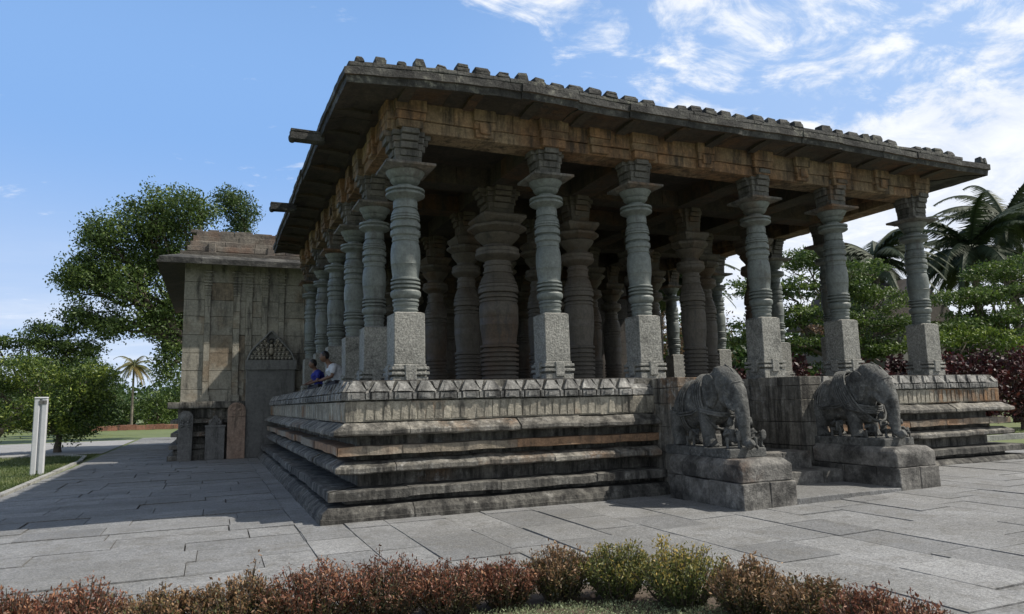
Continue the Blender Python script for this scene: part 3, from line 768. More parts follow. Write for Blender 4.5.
def elephant(cx, z0, y0, label, rich, turn=0):
    root = empty('elephant_statue', (cx, y0, z0), label, 'statue', 'stone elephants flanking the steps', rz=turn)
    m = MB()
    def E(f, z, r, x=0, rot=None): m.ball((x, -f, z), (r[1], r[0], r[2]), M=rot, seg=20, ring=14)
    # trunk body
    E(.40, .62, (.40, .33, .40)); E(.30, .55, (.33, .32, .36)); E(.75, .68, (.46, .345, .40)); E(1.02, .74, (.34, .31, .40))
    E(1.18, .90, (.28, .25, .31))                         # neck
    E(1.34, .98, (.27, .25, .27)); E(1.30, 1.10, (.20, .21, .16)); E(1.50, .92, (.18, .21, .24))   # head and brow domes
    E(1.28, 1.15, (.13, .10, .10), .09); E(1.28, 1.15, (.13, .10, .10), -.09)
    E(1.38, .74, (.16, .17, .14))                         # jaw
    m.tube([(0, -1.50, .95), (0, -1.62, .82), (0, -1.70, .62), (0, -1.735, .42), (0, -1.74, .24), (0, -1.77, .10), (.0, -1.86, .055), (.02, -1.92, .10)], [.19, .165, .135, .112, .097, .085, .075, .06], 14)
    for s in (-1, 1):
        m.tube([(s * .13, -1.45, .76), (s * .155, -1.58, .62), (s * .15, -1.69, .56)], [.05, .04, .025], 8)     # short tusks
        m.tube([(s * .19, -.22, .55), (s * .21, -.18, .30), (s * .21, -.21, .12), (s * .21, -.24, 0)], [.19, .15, .125, .145], 12)
        m.tube([(s * .19, -1.02, .60), (s * .21, -1.04, .34), (s * .21, -1.07, .12), (s * .21, -1.10, 0)], [.17, .135, .12, .14], 12)
        for k in (-1, 0, 1):
            m.ball((s * .21 + k * .06, -1.22, .03), (.035, .03, .035)); m.ball((s * .21 + k * .06, -.36, .03), (.035, .03, .035))
    m.tube([(0, -.03, .72), (.02, .06, .5), (.04, .05, .25), (.06, .03, .08)], [.04, .035, .028, .035], 8)
    body = grow(m, 'body', M['elephant'], root, .016, 3, .004, 10)
    # ears (flat, creased, lying against the neck)
    for s in (-1, 1):
        e = MB()
        rot = Matrix.Rotation(s * R(-14), 3, 'Z') @ Matrix.Rotation(s * R(8), 3, 'Y')
        e.ball((s * .255, -1.20, .88), (.04, .17, .26), M=rot, seg=20, ring=12)
        e.ball((s * .255, -1.20, .76), (.04, .10, .18), M=rot, seg=20, ring=12)
        e.tube([(s * .26, -1.33, 1.04), (s * .28, -1.19, 1.10), (s * .295, -1.08, .98), (s * .295, -1.10, .76), (s * .28, -1.18, .62)], .022, 8)
        grow(e, 'ear', M['elephant'], root, .014, 1, .003, 14)
    # eyes
    for s in (-1, 1):
        e = MB(); e.ball((s * .215, -1.47, .96), (.02, .035, .028)); e.tube([(s * .215, -1.52, .95), (s * .225, -1.47, 1.0), (s * .215, -1.42, .96)], .01, 6); e.build('eye', M['elephant'], root, smooth=True)
    # rope harness: bands around the trunk of the body and a chain across the chest
    h = MB()
    def ring(f0, lean, rx, rz, zc, r=.022, n=40):
        pts = []
        for i in range(n + 1):
            a = 2 * math.pi * i / n; x = rx * math.cos(a); z = zc + rz * math.sin(a)
            pts.append((x, -(f0 + lean * math.sin(a)), z))
        h.tube(pts, r, 7, cap=False)
    if rich:
        for k in range(7): ring(.80 + k * .055, -.20 - .02 * k, .365, .43, .70, .021)
        for k in range(3): ring(.22 + k * .06, .05, .335, .40, .58, .02)
    else:
        for k in range(4): ring(.90 + k * .06, -.14, .36, .43, .70, .02)
        for k in range(3): ring(.40 + k * .06, .04, .355, .42, .63, .018)
    for k in range(4 if rich else 2):
        zz = .60 - k * .035
        pts = [(.37 * math.cos(a), -(1.02 + .38 * math.sin(a)), zz - .09 * math.sin(a)) for a in [math.pi * i / 20 for i in range(21)]]
        h.tube(pts, .021, 7)
    for k in range(2):
        pts = [(.33, -1.05, .66 - k * .04), (.37, -.8, .55 - k * .04), (.37, -.45, .52 - k * .04), (.30, -.12, .60 - k * .04), (.1, -.0, .66 - k * .04), (-.1, -.0, .66 - k * .04), (-.30, -.12, .60 - k * .04), (-.37, -.45, .52 - k * .04), (-.37, -.8, .55 - k * .04), (-.33, -1.05, .66 - k * .04)]
        h.tube(pts, .015, 7)
    h.build('rope_harness', M['elephant'], root, smooth=True)
    # head chain
    h = MB()
    h.tube([(-.2, -1.5, .9), (-.12, -1.66, .98), (0, -1.70, 1.0), (.12, -1.66, .98), (.2, -1.5, .9)], .014, 6)
    h.tube([(.0, -1.66, 1.02), (0, -1.52, 1.18), (0, -1.35, 1.27)], .016, 6)
    h.build('head_ornament', M['elephant'], root, smooth=True)
    # small carved warriors at the feet
    def figure(x, y, face, lean, s=1.0):
        g = MB(); c, sn = math.cos(face), math.sin(face)
        def P(a, b, z): return (x + (a * c - b * sn) * s, y + (a * sn + b * c) * s, z * s)
        g.tube([P(0, 0, .10), P(0, lean * .5, .20), P(0, lean, .29)], [.075 * s, .065 * s, .08 * s], 10)
        g.ball(P(0, lean * 1.25, .40), .062 * s); g.ball(P(0, lean * 1.3 - .01, .455), (.045 * s, .045 * s, .035 * s))
        for q in (-1, 1):
            g.tube([P(q * .05, 0, .10), P(q * .11, -.13, .15), P(q * .10, -.12, .02), P(q * .10, -.17, .01)], [.045 * s, .038 * s, .028 * s, .026 * s], 8)
            g.tube([P(q * .08, lean, .29), P(q * .14, lean - .06, .21), P(q * .06, lean - .16, .25)], [.033 * s, .026 * s, .02 * s], 8)
        g.ball(P(.1, -.17, .2), (.07 * s, .02 * s, .09 * s))
        grow(g, 'carved_warrior', M['elephant'], root, .012, 1, .003, 20)
    if rich:
        figure(.0, -1.50, R(0), .02, .9); figure(-.16, -.64, R(-90), -.03, .95); figure(.16, -.62, R(90), .03, .9); figure(.24, -1.72, R(60), .04, .62)
        figure(-.2, -1.38, R(-50), .04, .75)
    else:
        figure(-.12, -1.55, R(-30), .03, .95); figure(.26, -1.62, R(20), .03, .95); figure(-.17, -.62, R(-90), .02, .9); figure(.14, -1.45, R(0), .02, .8)
    root.scale = (.88, .875 if not rich else .90, 1.0)
    b = MB(); b.box(-.40, .40, -1.80, .02, -.14, .0, .5); b.build('statue_base', M['elephant'], root, wear=.02, wscale=4, bevel=.02)
    return root
elephant(5.96, .83, -.06, 'dark stone elephant on the pedestal left of the steps, trunk lowered onto small carved figures', False)
elephant(9.04, .86, -.10, 'grey stone elephant with ropes carved around its body, right of the temple steps', True)

# ------------------------------------------------------------------ shrine block on the left
YW = 15.2
shrine = empty('side_shrine', (-2.35, YW, 0), 'square grey ashlar shrine with thin pilasters and a dark eave, left of the pillared hall', 'shrine')
def SB(m): return m
SW, SE, SN = -2.35, 3.0, 27.0
m = MB(); z = 1.84
rows = [.40, .62, .58, .60, .62, .55, .60, .64]
for h in rows:
    XS = [SW, -1.71, -1.53, -.82, -.43, -.23, .10, .63, .81, 1.5, 2.3, SE]
    for x, x2 in zip(XS, XS[1:]):
        m.box(x + .006, x2 - .006, YW + ru(0, .014), YW + .5, z + .006, z + h - .006, ru(.2, .8))
    y = YW + .5
    while y < SN:
        l = ru(.6, 1.1); m.box(SW + ru(0, .006), SW + .5, y, y + l - .004, z + .002, z + h - .002, ru(.3, .7)); y += l
    z += h
m.build('ashlar_wall', M['wall'], shrine, bevel=.006).location = (-SW, -YW, 0)
m = MB(); m.box(SW + .3, SE, YW + .3, SN, 1.8, 6.5, .5); m.box(SW + .02, SE, YW + .02, SN, 0, 1.82, .3); m.build('wall_core', M['wall'], shrine).location = (-SW, -YW, 0)
# pilasters: thin shafts with little capitals
for (px_, w) in ((-1.62, .18), (-.72, .20), (-.33, .20), (.18, .17), (.72, .18)):
    m = MB()
    zz = 1.9
    while zz < 6.4:
        hh = min(ru(.5, .75), 6.46 - zz); m.box(px_ - w / 2, px_ + w / 2, YW - .05 + ru(0, .008), YW + .02, zz + .005, zz + hh - .005, ru(.25, .75)); zz += hh
    zc = 5.35
    for k, (dz, ww) in enumerate(((0, .04), (.09, .02), (.16, .06), (.24, .03), (.34, .07), (.44, .10), (.54, .06), (.66, .12), (.78, .15))):
        m.box(px_ - w / 2 - ww * .45, px_ + w / 2 + ww * .45, YW - .055 - ww * .4, YW + .02, zc + dz, zc + dz + .05, .4)
    m.box(px_ - w / 2 - .05, px_ + w / 2 + .05, YW - .09, YW, 1.85, 2.05, .5)
    m.build('wall_pilaster', M['wall'], shrine, bevel=.006).location = (-SW, -YW, 0)
# ledge and base mouldings
m = MB()
for z0, z1, o in ((0, .16, .30), (.16, .34, .14), (.36, .50, .26), (.52, .72, .06), (.74, .86, .22), (.9, 1.14, .02), (1.16, 1.28, .24), (1.32, 1.62, .04), (1.64, 1.84, .34)):
    x = SW - o
    while x < SE:
        l = ru(.9, 1.6); l = SE - x if SE - (x + l) < .5 else l
        m.box(x, x + l - .004, YW - o, YW + .4, z0, z1, None, .004); x += l
    y = YW - o
    y += .4
    while y < SN:
        l = ru(1, 1.8); m.box(SW - o, SW + .3, y + o + .0, y + l + o - .004, z0, z1, None, .004); y += l
m.build('base_moulding', M['plinth'], shrine, wear=.012, wscale=4, bevel=.012).location = (-SW, -YW, 0)
# eave and parapet
m = MB()
o_ = .80
pr = [(0, 6.28), (0, 6.36), (.05, 6.37), (.05, 6.47), (.1, 6.50), (.7, 6.72), (.9, 6.72), (.9, 6.50), (.5, 6.44)]
def sweep(x0, y0, x1, dirn):
    global m
s = SW - o_
while s < SE:
    l = ru(1, 1.6); e0 = s == SW - o_; l = SE - s if SE - (s + l) < .6 else l
    vs = []
    for i in (0, 1):
        for e, z in pr:
            vs.append(((s + (e if e0 else .004)) if i == 0 else s + l - .004, YW - o_ + e, z + 0))
    K = len(pr); m.add(vs, [(k, K + k, K + (k + 1) % K, (k + 1) % K) for k in range(K)] + [tuple(K + k for k in range(K))]); s += l
s = YW - o_
while s < SN + .5:
    l = ru(1, 1.6); e0 = s == YW - o_; vs = []
    for i in (0, 1):
        for e, z in pr: vs.append((SW - o_ + e, (s + (e if e0 else .004)) if i == 0 else s + l - .004, z))
    m.add(vs, [(k, (k + 1) % K, K + (k + 1) % K, K + k) for k in range(K)] + [tuple(K + k for k in reversed(range(K)))]); s += l
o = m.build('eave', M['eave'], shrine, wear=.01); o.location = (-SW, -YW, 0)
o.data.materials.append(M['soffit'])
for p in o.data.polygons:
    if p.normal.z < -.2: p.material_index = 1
m = MB()
m.box(SW - .15, SE, YW - .15, SN - 2, 6.68, 6.80, .3)
m.add([(SW + .05, YW - .0, 6.8), (SE, YW - .0, 6.8), (SE, SN - 3, 6.8), (SW + .05, SN - 3, 6.8), (SW + .42, YW + .35, 7.62), (SE, YW + .35, 7.62), (SE, SN - 3.4, 7.62), (SW + .42, SN - 3.4, 7.62)], [(4, 5, 6, 7), (0, 1, 5, 4), (3, 0, 4, 7), (1, 2, 6, 5)], .5)
for k in range(4):
    zz = 6.86 + k * .19; ins = .04 + k * .085; x = SW + ins
    while x < SE:
        l = ru(.7, 1.5); m.box(x, min(x + l - .006, SE), YW + ins - .05 + ru(0, .03), YW + ins + .3, zz, zz + .184, ru(.4, .6), .006); x += l
x = SW + .1
while x < SE - .3:
    l = ru(.25, .6); h = ru(.02, .07); m.box(x, x + l, YW + .30, YW + .6, 7.55, 7.62 + h, None, .02); x += l + ru(0, .3)
for x in (-1.55, .35): m.box(x - .12, x + .12, YW - .06, YW + .3, 6.8, 7.15, .7, .01)
m.build('roof_parapet', M['plaster'], shrine, wear=.03, wscale=2.5, bevel=.02).location = (-SW, -YW, 0)

# standing stones in front of the shrine
def round_slab(m, x0, x1, y0, y1, z0, z1, arch, n=14, tone=.5):
    c = (x0 + x1) / 2; hw = (x1 - x0) / 2; pts = [(x0, z0), (x1, z0)]
    for i in range(n + 1):
        a = math.pi * i / n; pts.append((c + hw * math.cos(a), z1 - arch + arch * math.sin(a)))
    K = len(pts); vs = [(x, y0, z) for x, z in pts] + [(x, y1, z) for x, z in pts]
    m.add(vs, [tuple(range(K)), tuple(K + k for k in reversed(range(K)))] + [(k, K + k, K + (k + 1) % K, (k + 1) % K) for k in range(K)], tone)
def relief(m, cx, cz, y, w, h, n, r=(.02, .05), tri=False):
    for i in range(n):
        z = rnd(); lim = (1 - z) if tri else 1
        x = rnd() * lim
        rr = ru(*r)
        for s in (-1, 1): m.ball((cx + s * x * w / 2, y, cz + z * h), (rr, .035, rr * ru(.7, 1.4)), seg=8, ring=6)
YS = 14.78
s = empty('standing_stone', (-2.14, YS, 0), 'narrow grey standing stone with a carved round top, leftmost at the shrine corner', 'standing stone', 'standing stones leaning on the shrine')
m = MB(); round_slab(m, -.21, .21, -.1, .08, 0, 1.56, .2); m.build('slab', M['steleg'], s, wear=.01, bevel=.01)
m = MB(); relief(m, 0, 1.05, -.11, .3, .3, 16, (.02, .045)); m.ball((0, -.1, 1.36), (.17, .05, .13)); m.build('carving', M['steleg'], s, smooth=True)
s = empty('standing_stone', (-1.27, YS, 0), 'wide low dark standing stone with small carved figures on top, beside the pink stone', 'standing stone', 'standing stones leaning on the shrine')
m = MB(); m.box(-.29, .29, -.08, .1, 0, 1.02, .4, .006); m.box(-.31, .31, -.1, .1, 1.02, 1.08, .5); m.build('slab', M['steleg'], s, wear=.008, bevel=.01)
m = MB(); relief(m, 0, 1.1, -.0, .5, .28, 22, (.03, .05), True); m.box(-.2, .2, -.02, .08, 1.05, 1.2, .4); m.build('carving', M['steleg'], s, smooth=True)
s = empty('standing_stone', (-.64, YS, 0), 'pinkish round-topped standing stone with an incised arch', 'standing stone', 'standing stones leaning on the shrine')
m = MB(); round_slab(m, -.27, .27, -.1, .08, 0, 1.80, .25); m.build('slab', M['stelep'], s, wear=.006, bevel=.01)
m = MB(); m.tube([(.2 * math.cos(a), -.1, 1.55 + .2 * math.sin(a)) for a in [math.pi * i / 14 for i in range(15)]], .014, 6); m.box(-.25, .25, -.112, -.08, 1.34, 1.365, .3)
for q in (-1, 1): m.ball((q * .08, -.1, 1.56), (.045, .02, .045))
m.build('carving', M['stelep'], s, smooth=True)
s = empty('inscription_stone', (.36, YS + .05, 0), 'tall dark slate inscription slab with a carved pointed crest', 'inscription stone')
m = MB(); m.box(-.74, .80, -.08, .14, 0, 3.0, .5, .004); m.build('slab', M['steled'], s, bevel=.012)
m = MB(); m.add([(-.78, -.15, 2.86), (.84, -.15, 2.86), (.84, .14, 2.86), (-.78, .14, 2.86), (-.78, -.15, 3.18), (.84, -.15, 3.18), (.84, .14, 3.18), (-.78, .14, 3.18)], [(0, 3, 2, 1), (4, 5, 6, 7), (0, 1, 5, 4), (1, 2, 6, 5), (2, 3, 7, 6), (3, 0, 4, 7)], .6)
pts = [(-.74, 3.18), (.80, 3.18), (.70, 3.45), (.50, 3.68), (.28, 3.90), (.12, 4.08), (.03, 4.16), (-.06, 4.08), (-.22, 3.90), (-.44, 3.68), (-.64, 3.45)]
K = len(pts); m.add([(x, -.02, z) for x, z in pts] + [(x, .12, z) for x, z in pts], [tuple(range(K)), tuple(K + k for k in reversed(range(K)))] + [(k, K + k, K + (k + 1) % K, (k + 1) % K) for k in range(K)], .25)
for a, b in zip(pts[1:], pts[2:] + pts[:1]): m.tube([(a[0] * .97, -.06, a[1]), (b[0] * .97, -.06, b[1])], .035, 6, .8)
m.build('crest', M['steled'], s, wear=.008, wscale=6)
m = MB(); random.seed(3)
for row in range(5):
    zz = 3.25 + row * .14; hw = .60 * (1 - row / 6.2)
    n = 6 - row
    for i in range(n):
        x = hw * (i / max(1, n - 1)) if n > 1 else 0
        for q in (-1, 1):
            m.ball((q * x + .03, -.06, zz), (.05, .05, .055), seg=8, ring=6)
            m.tube([(q * x + .03 + .07 * math.cos(a), -.07, zz + .02 + .07 * math.sin(a)) for a in [i2 * .7 for i2 in range(6)]], .016, 5)
m.ball((.03, -.09, 3.48), (.08, .06, .13)); m.ball((.03, -.1, 3.66), .06)
m.build('crest_carving', M['wall'], s, smooth=True)

# ------------------------------------------------------------------ twin white posts on the lawn
s = empty('white_marker_post', (-5.62, 12.45, 0), 'pair of slim white posts joined by a cap on the lawn beside the paving', 'post')
m = MB()
m.box(-.15, -.022, -.08, .08, -.05, 1.98, .5); m.build('upright', M['white'], s, bevel=.02)
m = MB(); m.box(.022, .15, -.08, .08, -.05, 1.98, .5); m.build('upright', M['white'], s, bevel=.02)
m = MB(); m.box(-.155, .155, -.09, .09, 1.98, 2.03, .5); m.build('cap', M['white'], s, bevel=.02)
m = MB(); m.box(-.03, .03, -.02, .04, .1, 1.98, .5); m.build('web', M['white'], s)
m = MB(); m.box(-.04, .14, -.090, -.078, 1.84, 1.94, .5); m.build('dark_plate', M['steled'], s)
# ------------------------------------------------------------------ two people on the hall floor
def person(loc, rz, shirt, label, lean, s=1.0):
    root = empty('person', loc, label, 'person', rz=rz); root.scale = (s, s, s)
    b = MB()   # seated cross-legged, leaning toward -y
    hip = Vector((0, 0, .12)); ch = Vector((0, -lean * .30, .48)); nk = Vector((0, -lean * .42, .60)); hd = Vector((0, -lean * .55, .73))
    b.tube([hip, hip.lerp(ch, .5), ch, nk], [.14, .13, .15, .055], 14); b.ball(ch + Vector((0, 0, .02)), (.19, .10, .09))
    b.tube([nk, hd], [.055, .05], 10); b.ball(hd, (.075, .095, .115), seg=16, ring=12)
    b.ball(hd + Vector((0, -.09, -.01)), (.015, .02, .022))
    for q in (-1, 1):
        b.ball(hd + Vector((q * .075, 0, 0)), (.012, .02, .03))
        b.tube([ch + Vector((q * .17, 0, .03)), ch + Vector((q * .22, -.06, -.18)), ch + Vector((q * .12, -.26, -.26))], [.05, .042, .03], 8)
        h = ch + Vector((q * .11, -.29, -.27)); b.ball(h, (.035, .045, .018))
        for k in range(4): b.tube([h + Vector(((k - 1.5) * .017, -.03, 0)), h + Vector(((k - 1.5) * .019, -.07, -.006)), h + Vector(((k - 1.5) * .019, -.095 + abs(k - 1.5) * .008, -.02))], [.009, .008, .006], 6)
        b.tube([h + Vector((-q * .03, 0, 0)), h + Vector((-q * .055, -.03, 0)), h + Vector((-q * .055, -.055, -.01))], [.010, .009, .007], 6)
        b.tube([(q * .09, 0, .10), (q * .34, -.24, .14), (-q * .02, -.36, .06), (-q * .14, -.38, .05)], [.095, .07, .045, .035], 10)
    grow(b, 'body', M['skin'], root, .011, 1)
    c = MB(); c.tube([hip + Vector((0, .01, -.02)), hip.lerp(ch, .5), ch, ch + Vector((0, 0, .10))], [.165, .152, .172, .08], 14); c.ball(ch + Vector((0, 0, .02)), (.205, .118, .10))
    for q in (-1, 1): c.tube([ch + Vector((q * .17, 0, .04)), ch + Vector((q * .215, -.05, -.12))], [.066, .058], 10)
    grow(c, 'shirt', shirt, root, .014, 2, .006, 14)
    c = MB()
    for q in (-1, 1): c.tube([(q * .08, 0, .10), (q * .34, -.24, .14), (q * .02, -.35, .07)], [.115, .088, .062], 10)
    c.ball((0, 0, .09), (.19, .16, .10)); grow(c, 'trousers', M['dark_cloth'], root, .014, 2, .005, 14)
    c = MB(); c.ball(hd + Vector((0, .02, .03)), (.086, .098, .108), seg=16, ring=12); grow(c, 'hair', M['hair'], root, .012, 1, .006, 30)
    return root
person((1.36, 9.6, ZF), R(-80), M['blue_cloth'], 'person in a deep blue shirt sitting behind the left row of pillars', .5, 1.05)
person((1.50, 7.2, ZF), R(-88), M['white_cloth'], 'person in a white shirt bending forward behind the left row of pillars', .75, 1.1)

# ------------------------------------------------------------------ plants
def leaf(mb, p, size, asp=.45, tone=.5, up=0):
    d = Vector((random.gauss(0, 1), random.gauss(0, 1), random.gauss(0, 1) + up)).normalized()
    a = Vector((random.gauss(0, 1), random.gauss(0, 1), random.gauss(0, 1))); w = d.cross(a).normalized() * size * asp * .5
    n = len(mb.v); l = d * size
    mb.v += [tuple(p), tuple(p + l * .5 + w), tuple(p + l), tuple(p + l * .5 - w)]
    mb.f.append([n, n + 1, n + 2, n + 3]); mb.t.append(min(1, max(0, tone)))
import numpy as np
NR = np.random.default_rng(5)
def leaf_mesh(name, P, size, tone, asp, up, mat, parent):
    n = len(P); d = NR.normal(size=(n, 3)); d[:, 2] += up; d /= np.linalg.norm(d, axis=1)[:, None]
    w = np.cross(d, NR.normal(size=(n, 3))); w /= np.linalg.norm(w, axis=1)[:, None]
    l = d * size[:, None]; w = w * (size * asp * .5)[:, None]
    V = np.stack([P, P + l * .5 + w, P + l, P + l * .5 - w], 1).reshape(-1, 3)
    me = bpy.data.meshes.new(name); me.vertices.add(4 * n); me.vertices.foreach_set('co', V.astype(np.float32).ravel())
    me.loops.add(4 * n); me.loops.foreach_set('vertex_index', np.arange(4 * n, dtype=np.int32))
    me.polygons.add(n); me.polygons.foreach_set('loop_start', np.arange(0, 4 * n, 4, dtype=np.int32))
    at = me.attributes.new('tone', 'FLOAT', 'FACE'); at.data.foreach_set('value', np.clip(tone, 0, 1).astype(np.float32))
    me.update(calc_edges=True); me.materials.append(mat)
    o = bpy.data.objects.new(name, me); COL.objects.link(o); o.parent = parent; return o
def limb_path(a, b, sag=.1, n=6, wob=.05):
    a, b = Vector(a), Vector(b); L = (b - a).length; pts = []
    for i in range(n + 1):
        t = i / n; p = a.lerp(b, t); p.z += math.sin(t * math.pi) * L * sag
        if 0 < i < n: p += Vector((ru(-1, 1), ru(-1, 1), ru(-1, 1))) * L * wob
        pts.append(p)
    return pts
def tree(name, loc, label, cat, trunk, blobs, mat, leafsz=.2, per=1.0, clump=.7, group=None, trunk_r=.25, layered=False, bark='bark', asp=.5):
    """trunk: (x,y,z) fork point; blobs: (x,y,z,rx,ry,rz,nclumps)"""
    root = empty(name, loc, label, cat, group); tb = MB(); LP = []; LT = []
    fk = Vector(trunk)
    tb.tube(limb_path((0, 0, -.1), fk, 0, 5, .03), [trunk_r * (1.35 - .1 * i) for i in range(6)], 10)
    for (x, y, z, rx, ry, rz, nc) in blobs:
        c = Vector((x, y, z)); q = limb_path(fk, c, .06, 6, .06); L = len(q)
        tb.tube(q, [trunk_r * .62 * (1 - .13 * i) for i in range(L)], 7)
        for k in range(max(3, int(nc / 7))):
            e = c + Vector((ru(-rx, rx), ru(-ry, ry), ru(-rz, rz))) * .75
            tb.tube(limb_path(q[3 + k % 3], e, .05, 4, .06), [trunk_r * .22 * (1 - .2 * i) for i in range(5)], 5)
        for k in range(nc):
            while True:
                v = Vector((ru(-1, 1), ru(-1, 1), ru(-1, 1)))
                if v.length < 1: break
            v = v * (.55 + .45 * rnd()) if v.length > .5 else v * 1.3
            cc = c + Vector((v.x * rx, v.y * ry, v.z * rz)); ct = ru(.25, .75)
            cr = clump * ru(.6, 1.25); fl = .28 if layered else .75
            m_ = int(ru(34, 60) * per * .9); g = NR.normal(size=(m_, 3)) * .5; g = g[(g ** 2).sum(1) < 1.0]
            LP.append(g * np.array([cr, cr, cr * fl]) + np.array(cc)); LT.append(ct + NR.uniform(-.3, .3, len(g)))
    P = np.concatenate(LP); T = np.concatenate(LT)
    tb.build('trunk', M[bark], root, smooth=True); leaf_mesh('crown', P, leafsz * NR.uniform(.6, 1.3, len(P)), T, asp, .3, M[mat], root); return root
random.seed(11)
# big spreading tree behind the shrine
tree('spreading_tree', (-1.5, 37, 0), 'tall broad dark-leaved tree rising behind the left shrine', 'tree', (-.8, 0, 5.0),
     [(-3.7, 0, 13.4, 2.1, 2.4, 1.9, 60), (-1.8, -.5, 13.5, 1.9, 2.4, 1.7, 48), (-5.9, 0, 11.8, 1.9, 2.2, 1.7, 50), (-3.7, .5, 11.0, 2.3, 2.2, 1.8, 56), (-1.4, .5, 10.9, 2.2, 2.5, 2.0, 46), (-7.0, 0, 9.3, 1.7, 1.9, 1.5, 42), (-4.9, -.5, 8.9, 2.2, 2, 1.7, 52), (-2.4, 0, 8.3, 2.2, 1.8, 1.7, 46),
      (-6.9, .3, 7.2, 1.2, 1.6, .8, 20), (-5.4, .4, 6.6, 1.5, 1.8, 1.0, 28), (-2.6, 0, 6.3, 1.5, 1.8, 1.3, 28), (-2.3, -.4, 4.2, 1.0, 1.4, 1.5, 24), (-3.2, 0, 7.0, 1.6, 1.6, 1.1, 24), (-6.4, .2, 10.2, 1.4, 1.6, 1.2, 24), (.2, 0, 8.5, 1.8, 1.8, 2.0, 20)],
     'leaf_mid', .19, 3.4, 1.0, trunk_r=.36)
tree('garden_tree', (3.2, 42, 0), 'leafy tree top showing just above the roof of the shrine', 'tree', (-.6, 0, 9),
     [(-3.9, 0, 16.0, 1.1, 1.5, 1.3, 26), (-2.9, 0, 15.0, 1.0, 1.5, 1.2, 22), (-3.2, 0, 13.0, 1.6, 1.5, 1.6, 18)], 'leaf_dark', .19, 3.6, 1.0, trunk_r=.22)
# trees and bush at far left
tree('lawn_bush', (-7.2, 24.5, 0), 'rounded yellow-green bushy tree on the lawn behind the white posts', 'tree', (0, 0, .7),
     [(-1.2, 0, 3.2, 1.7, 1.5, 1.0, 54), (.9, 0, 2.9, 1.3, 1.3, 1.0, 44), (1.5, 0, 1.8, .9, 1.2, .8, 26), (-3.0, .3, 2.7, 1.5, 1.3, 1.1, 40), (-.6, -.3, 1.7, 1.7, 1.3, .9, 44), (-2.9, 0, 1.2, 1.4, 1.1, .9, 30), (.7, -.2, 1.0, 1.3, 1.0, .6, 26)],
     'leaf_bush', .12, 3.0, .6, trunk_r=.12)
tree('airy_tree', (-12.5, 37, 0), 'airy green tree with feathery tiers behind the yellow-green bushy tree', 'tree', (1.8, 0, 2.8),
     [(2.6, 0, 6.3, 1.3, 1.6, .6, 26), (1.4, 0, 5.6, 1.9, 1.6, .7, 34), (3.8, 0, 5.2, 1.7, 1.6, .8, 36), (-.6, 0, 5.5, 1.6, 1.6, .4, 16), (2.4, 0, 4.5, 2.6, 1.6, .8, 44), (-1.0, 0, 4.3, 2.0, 1.4, .5, 20), (4.2, 0, 3.6, 1.8, 1.4, 1, 34), (1.6, 0, 3.0, 2.4, 1.4, 1, 34)],
     'leaf_mid', .15, 2.8, .75, trunk_r=.16, layered=True)
tree('round_tree', (-9.9, 50, 0), 'dense rounded dark tree between the bushy lawn tree and the small palm', 'tree', (0, 0, 2.0),
     [(-.4, 0, 4.8, 2.0, 1.8, 1.7, 44), (1.2, 0, 3.4, 1.9, 1.5, 1.6, 40), (-1.6, 0, 3.0, 1.6, 1.5, 1.6, 34), (.6, 0, 1.5, 2.2, 1.4, 1.2, 30)], 'leaf_dark', .2, 2.0, .8, trunk_r=.2)
def palm(loc, h, r, label, mat='frond', nf=22, lean=(0, 0), group=None, tr=.16, droop=1.0, seed=1):
    random.seed(seed)
    root = empty('palm_tree', loc, label, 'palm tree', group); tb = MB(); lf = MB()
    top = Vector((lean[0], lean[1], h)); q = [Vector((lean[0] * (t ** 1.6), lean[1] * (t ** 1.6), h * t)) for t in [i / 12 for i in range(13)]]
    tb.tube(q, [tr * (1.35 - .5 * i / 12 + (.05 if i % 2 else 0)) for i in range(13)], 10)
    for k in range(nf):
        az = 2 * math.pi * k / nf * 2.4 + ru(-.3, .3); el = R(ru(-30, 68)); L = r * ru(.85, 1.1); ct = ru(.3, .7) if el > 0 else ru(.5, 1.0)
        d = Vector((math.cos(az) * math.cos(el), math.sin(az) * math.cos(el), math.sin(el))); p = top.copy(); rib = [p.copy()]
        n = 14; hd = Vector((math.cos(az), math.sin(az), 0)); side = Vector((-hd.y, hd.x, 0))
        for i in range(n):
            d = (d + Vector((0, 0, -.115 * droop * (1 if el > -.2 else .5)))).normalized(); p = p + d * L / n; rib.append(p.copy())
        lf.tube(rib, [.035 * (1 - i / (n + 2)) for i in range(n + 1)], 4, ct * .8)
        for i in range(2, n + 1):
            a, b = rib[i - 1], rib[i]; t = i / n; ll = r * .20 * math.sin(min(1, t * 1.15 + .12) * math.pi * .86 + .2)
            for sub in ((0, .25, .5, .75) if nf < 32 else (0, .14, .28, .42, .57, .71, .85)):
                o = a.lerp(b, sub); dd = (b - a).normalized()
                for sgn in (-1, 1):
                    tip = o + (side * sgn * .75 + dd * .55 + Vector((0, 0, -.5 + ru(-.15, .1)))).normalized() * ll * ru(.8, 1.1)
                    w = dd * .035 * r / 3.5; nn = len(lf.v)
                    lf.v += [tuple(o - w), tuple(o + w), tuple(tip)]; lf.f.append([nn, nn + 1, nn + 2]); lf.t.append(min(1, max(0, ct + ru(-.2, .2))))
    tb.build('trunk', M['palm_bark'], root, smooth=True); lf.build('crown', M[mat], root); return root
palm((-7.9, 61, 0), 5.6, 2.5, 'small yellowing palm far off between the bushy trees and the shrine', 'frond_dry', 30, droop=1.3, seed=4, tr=.09)
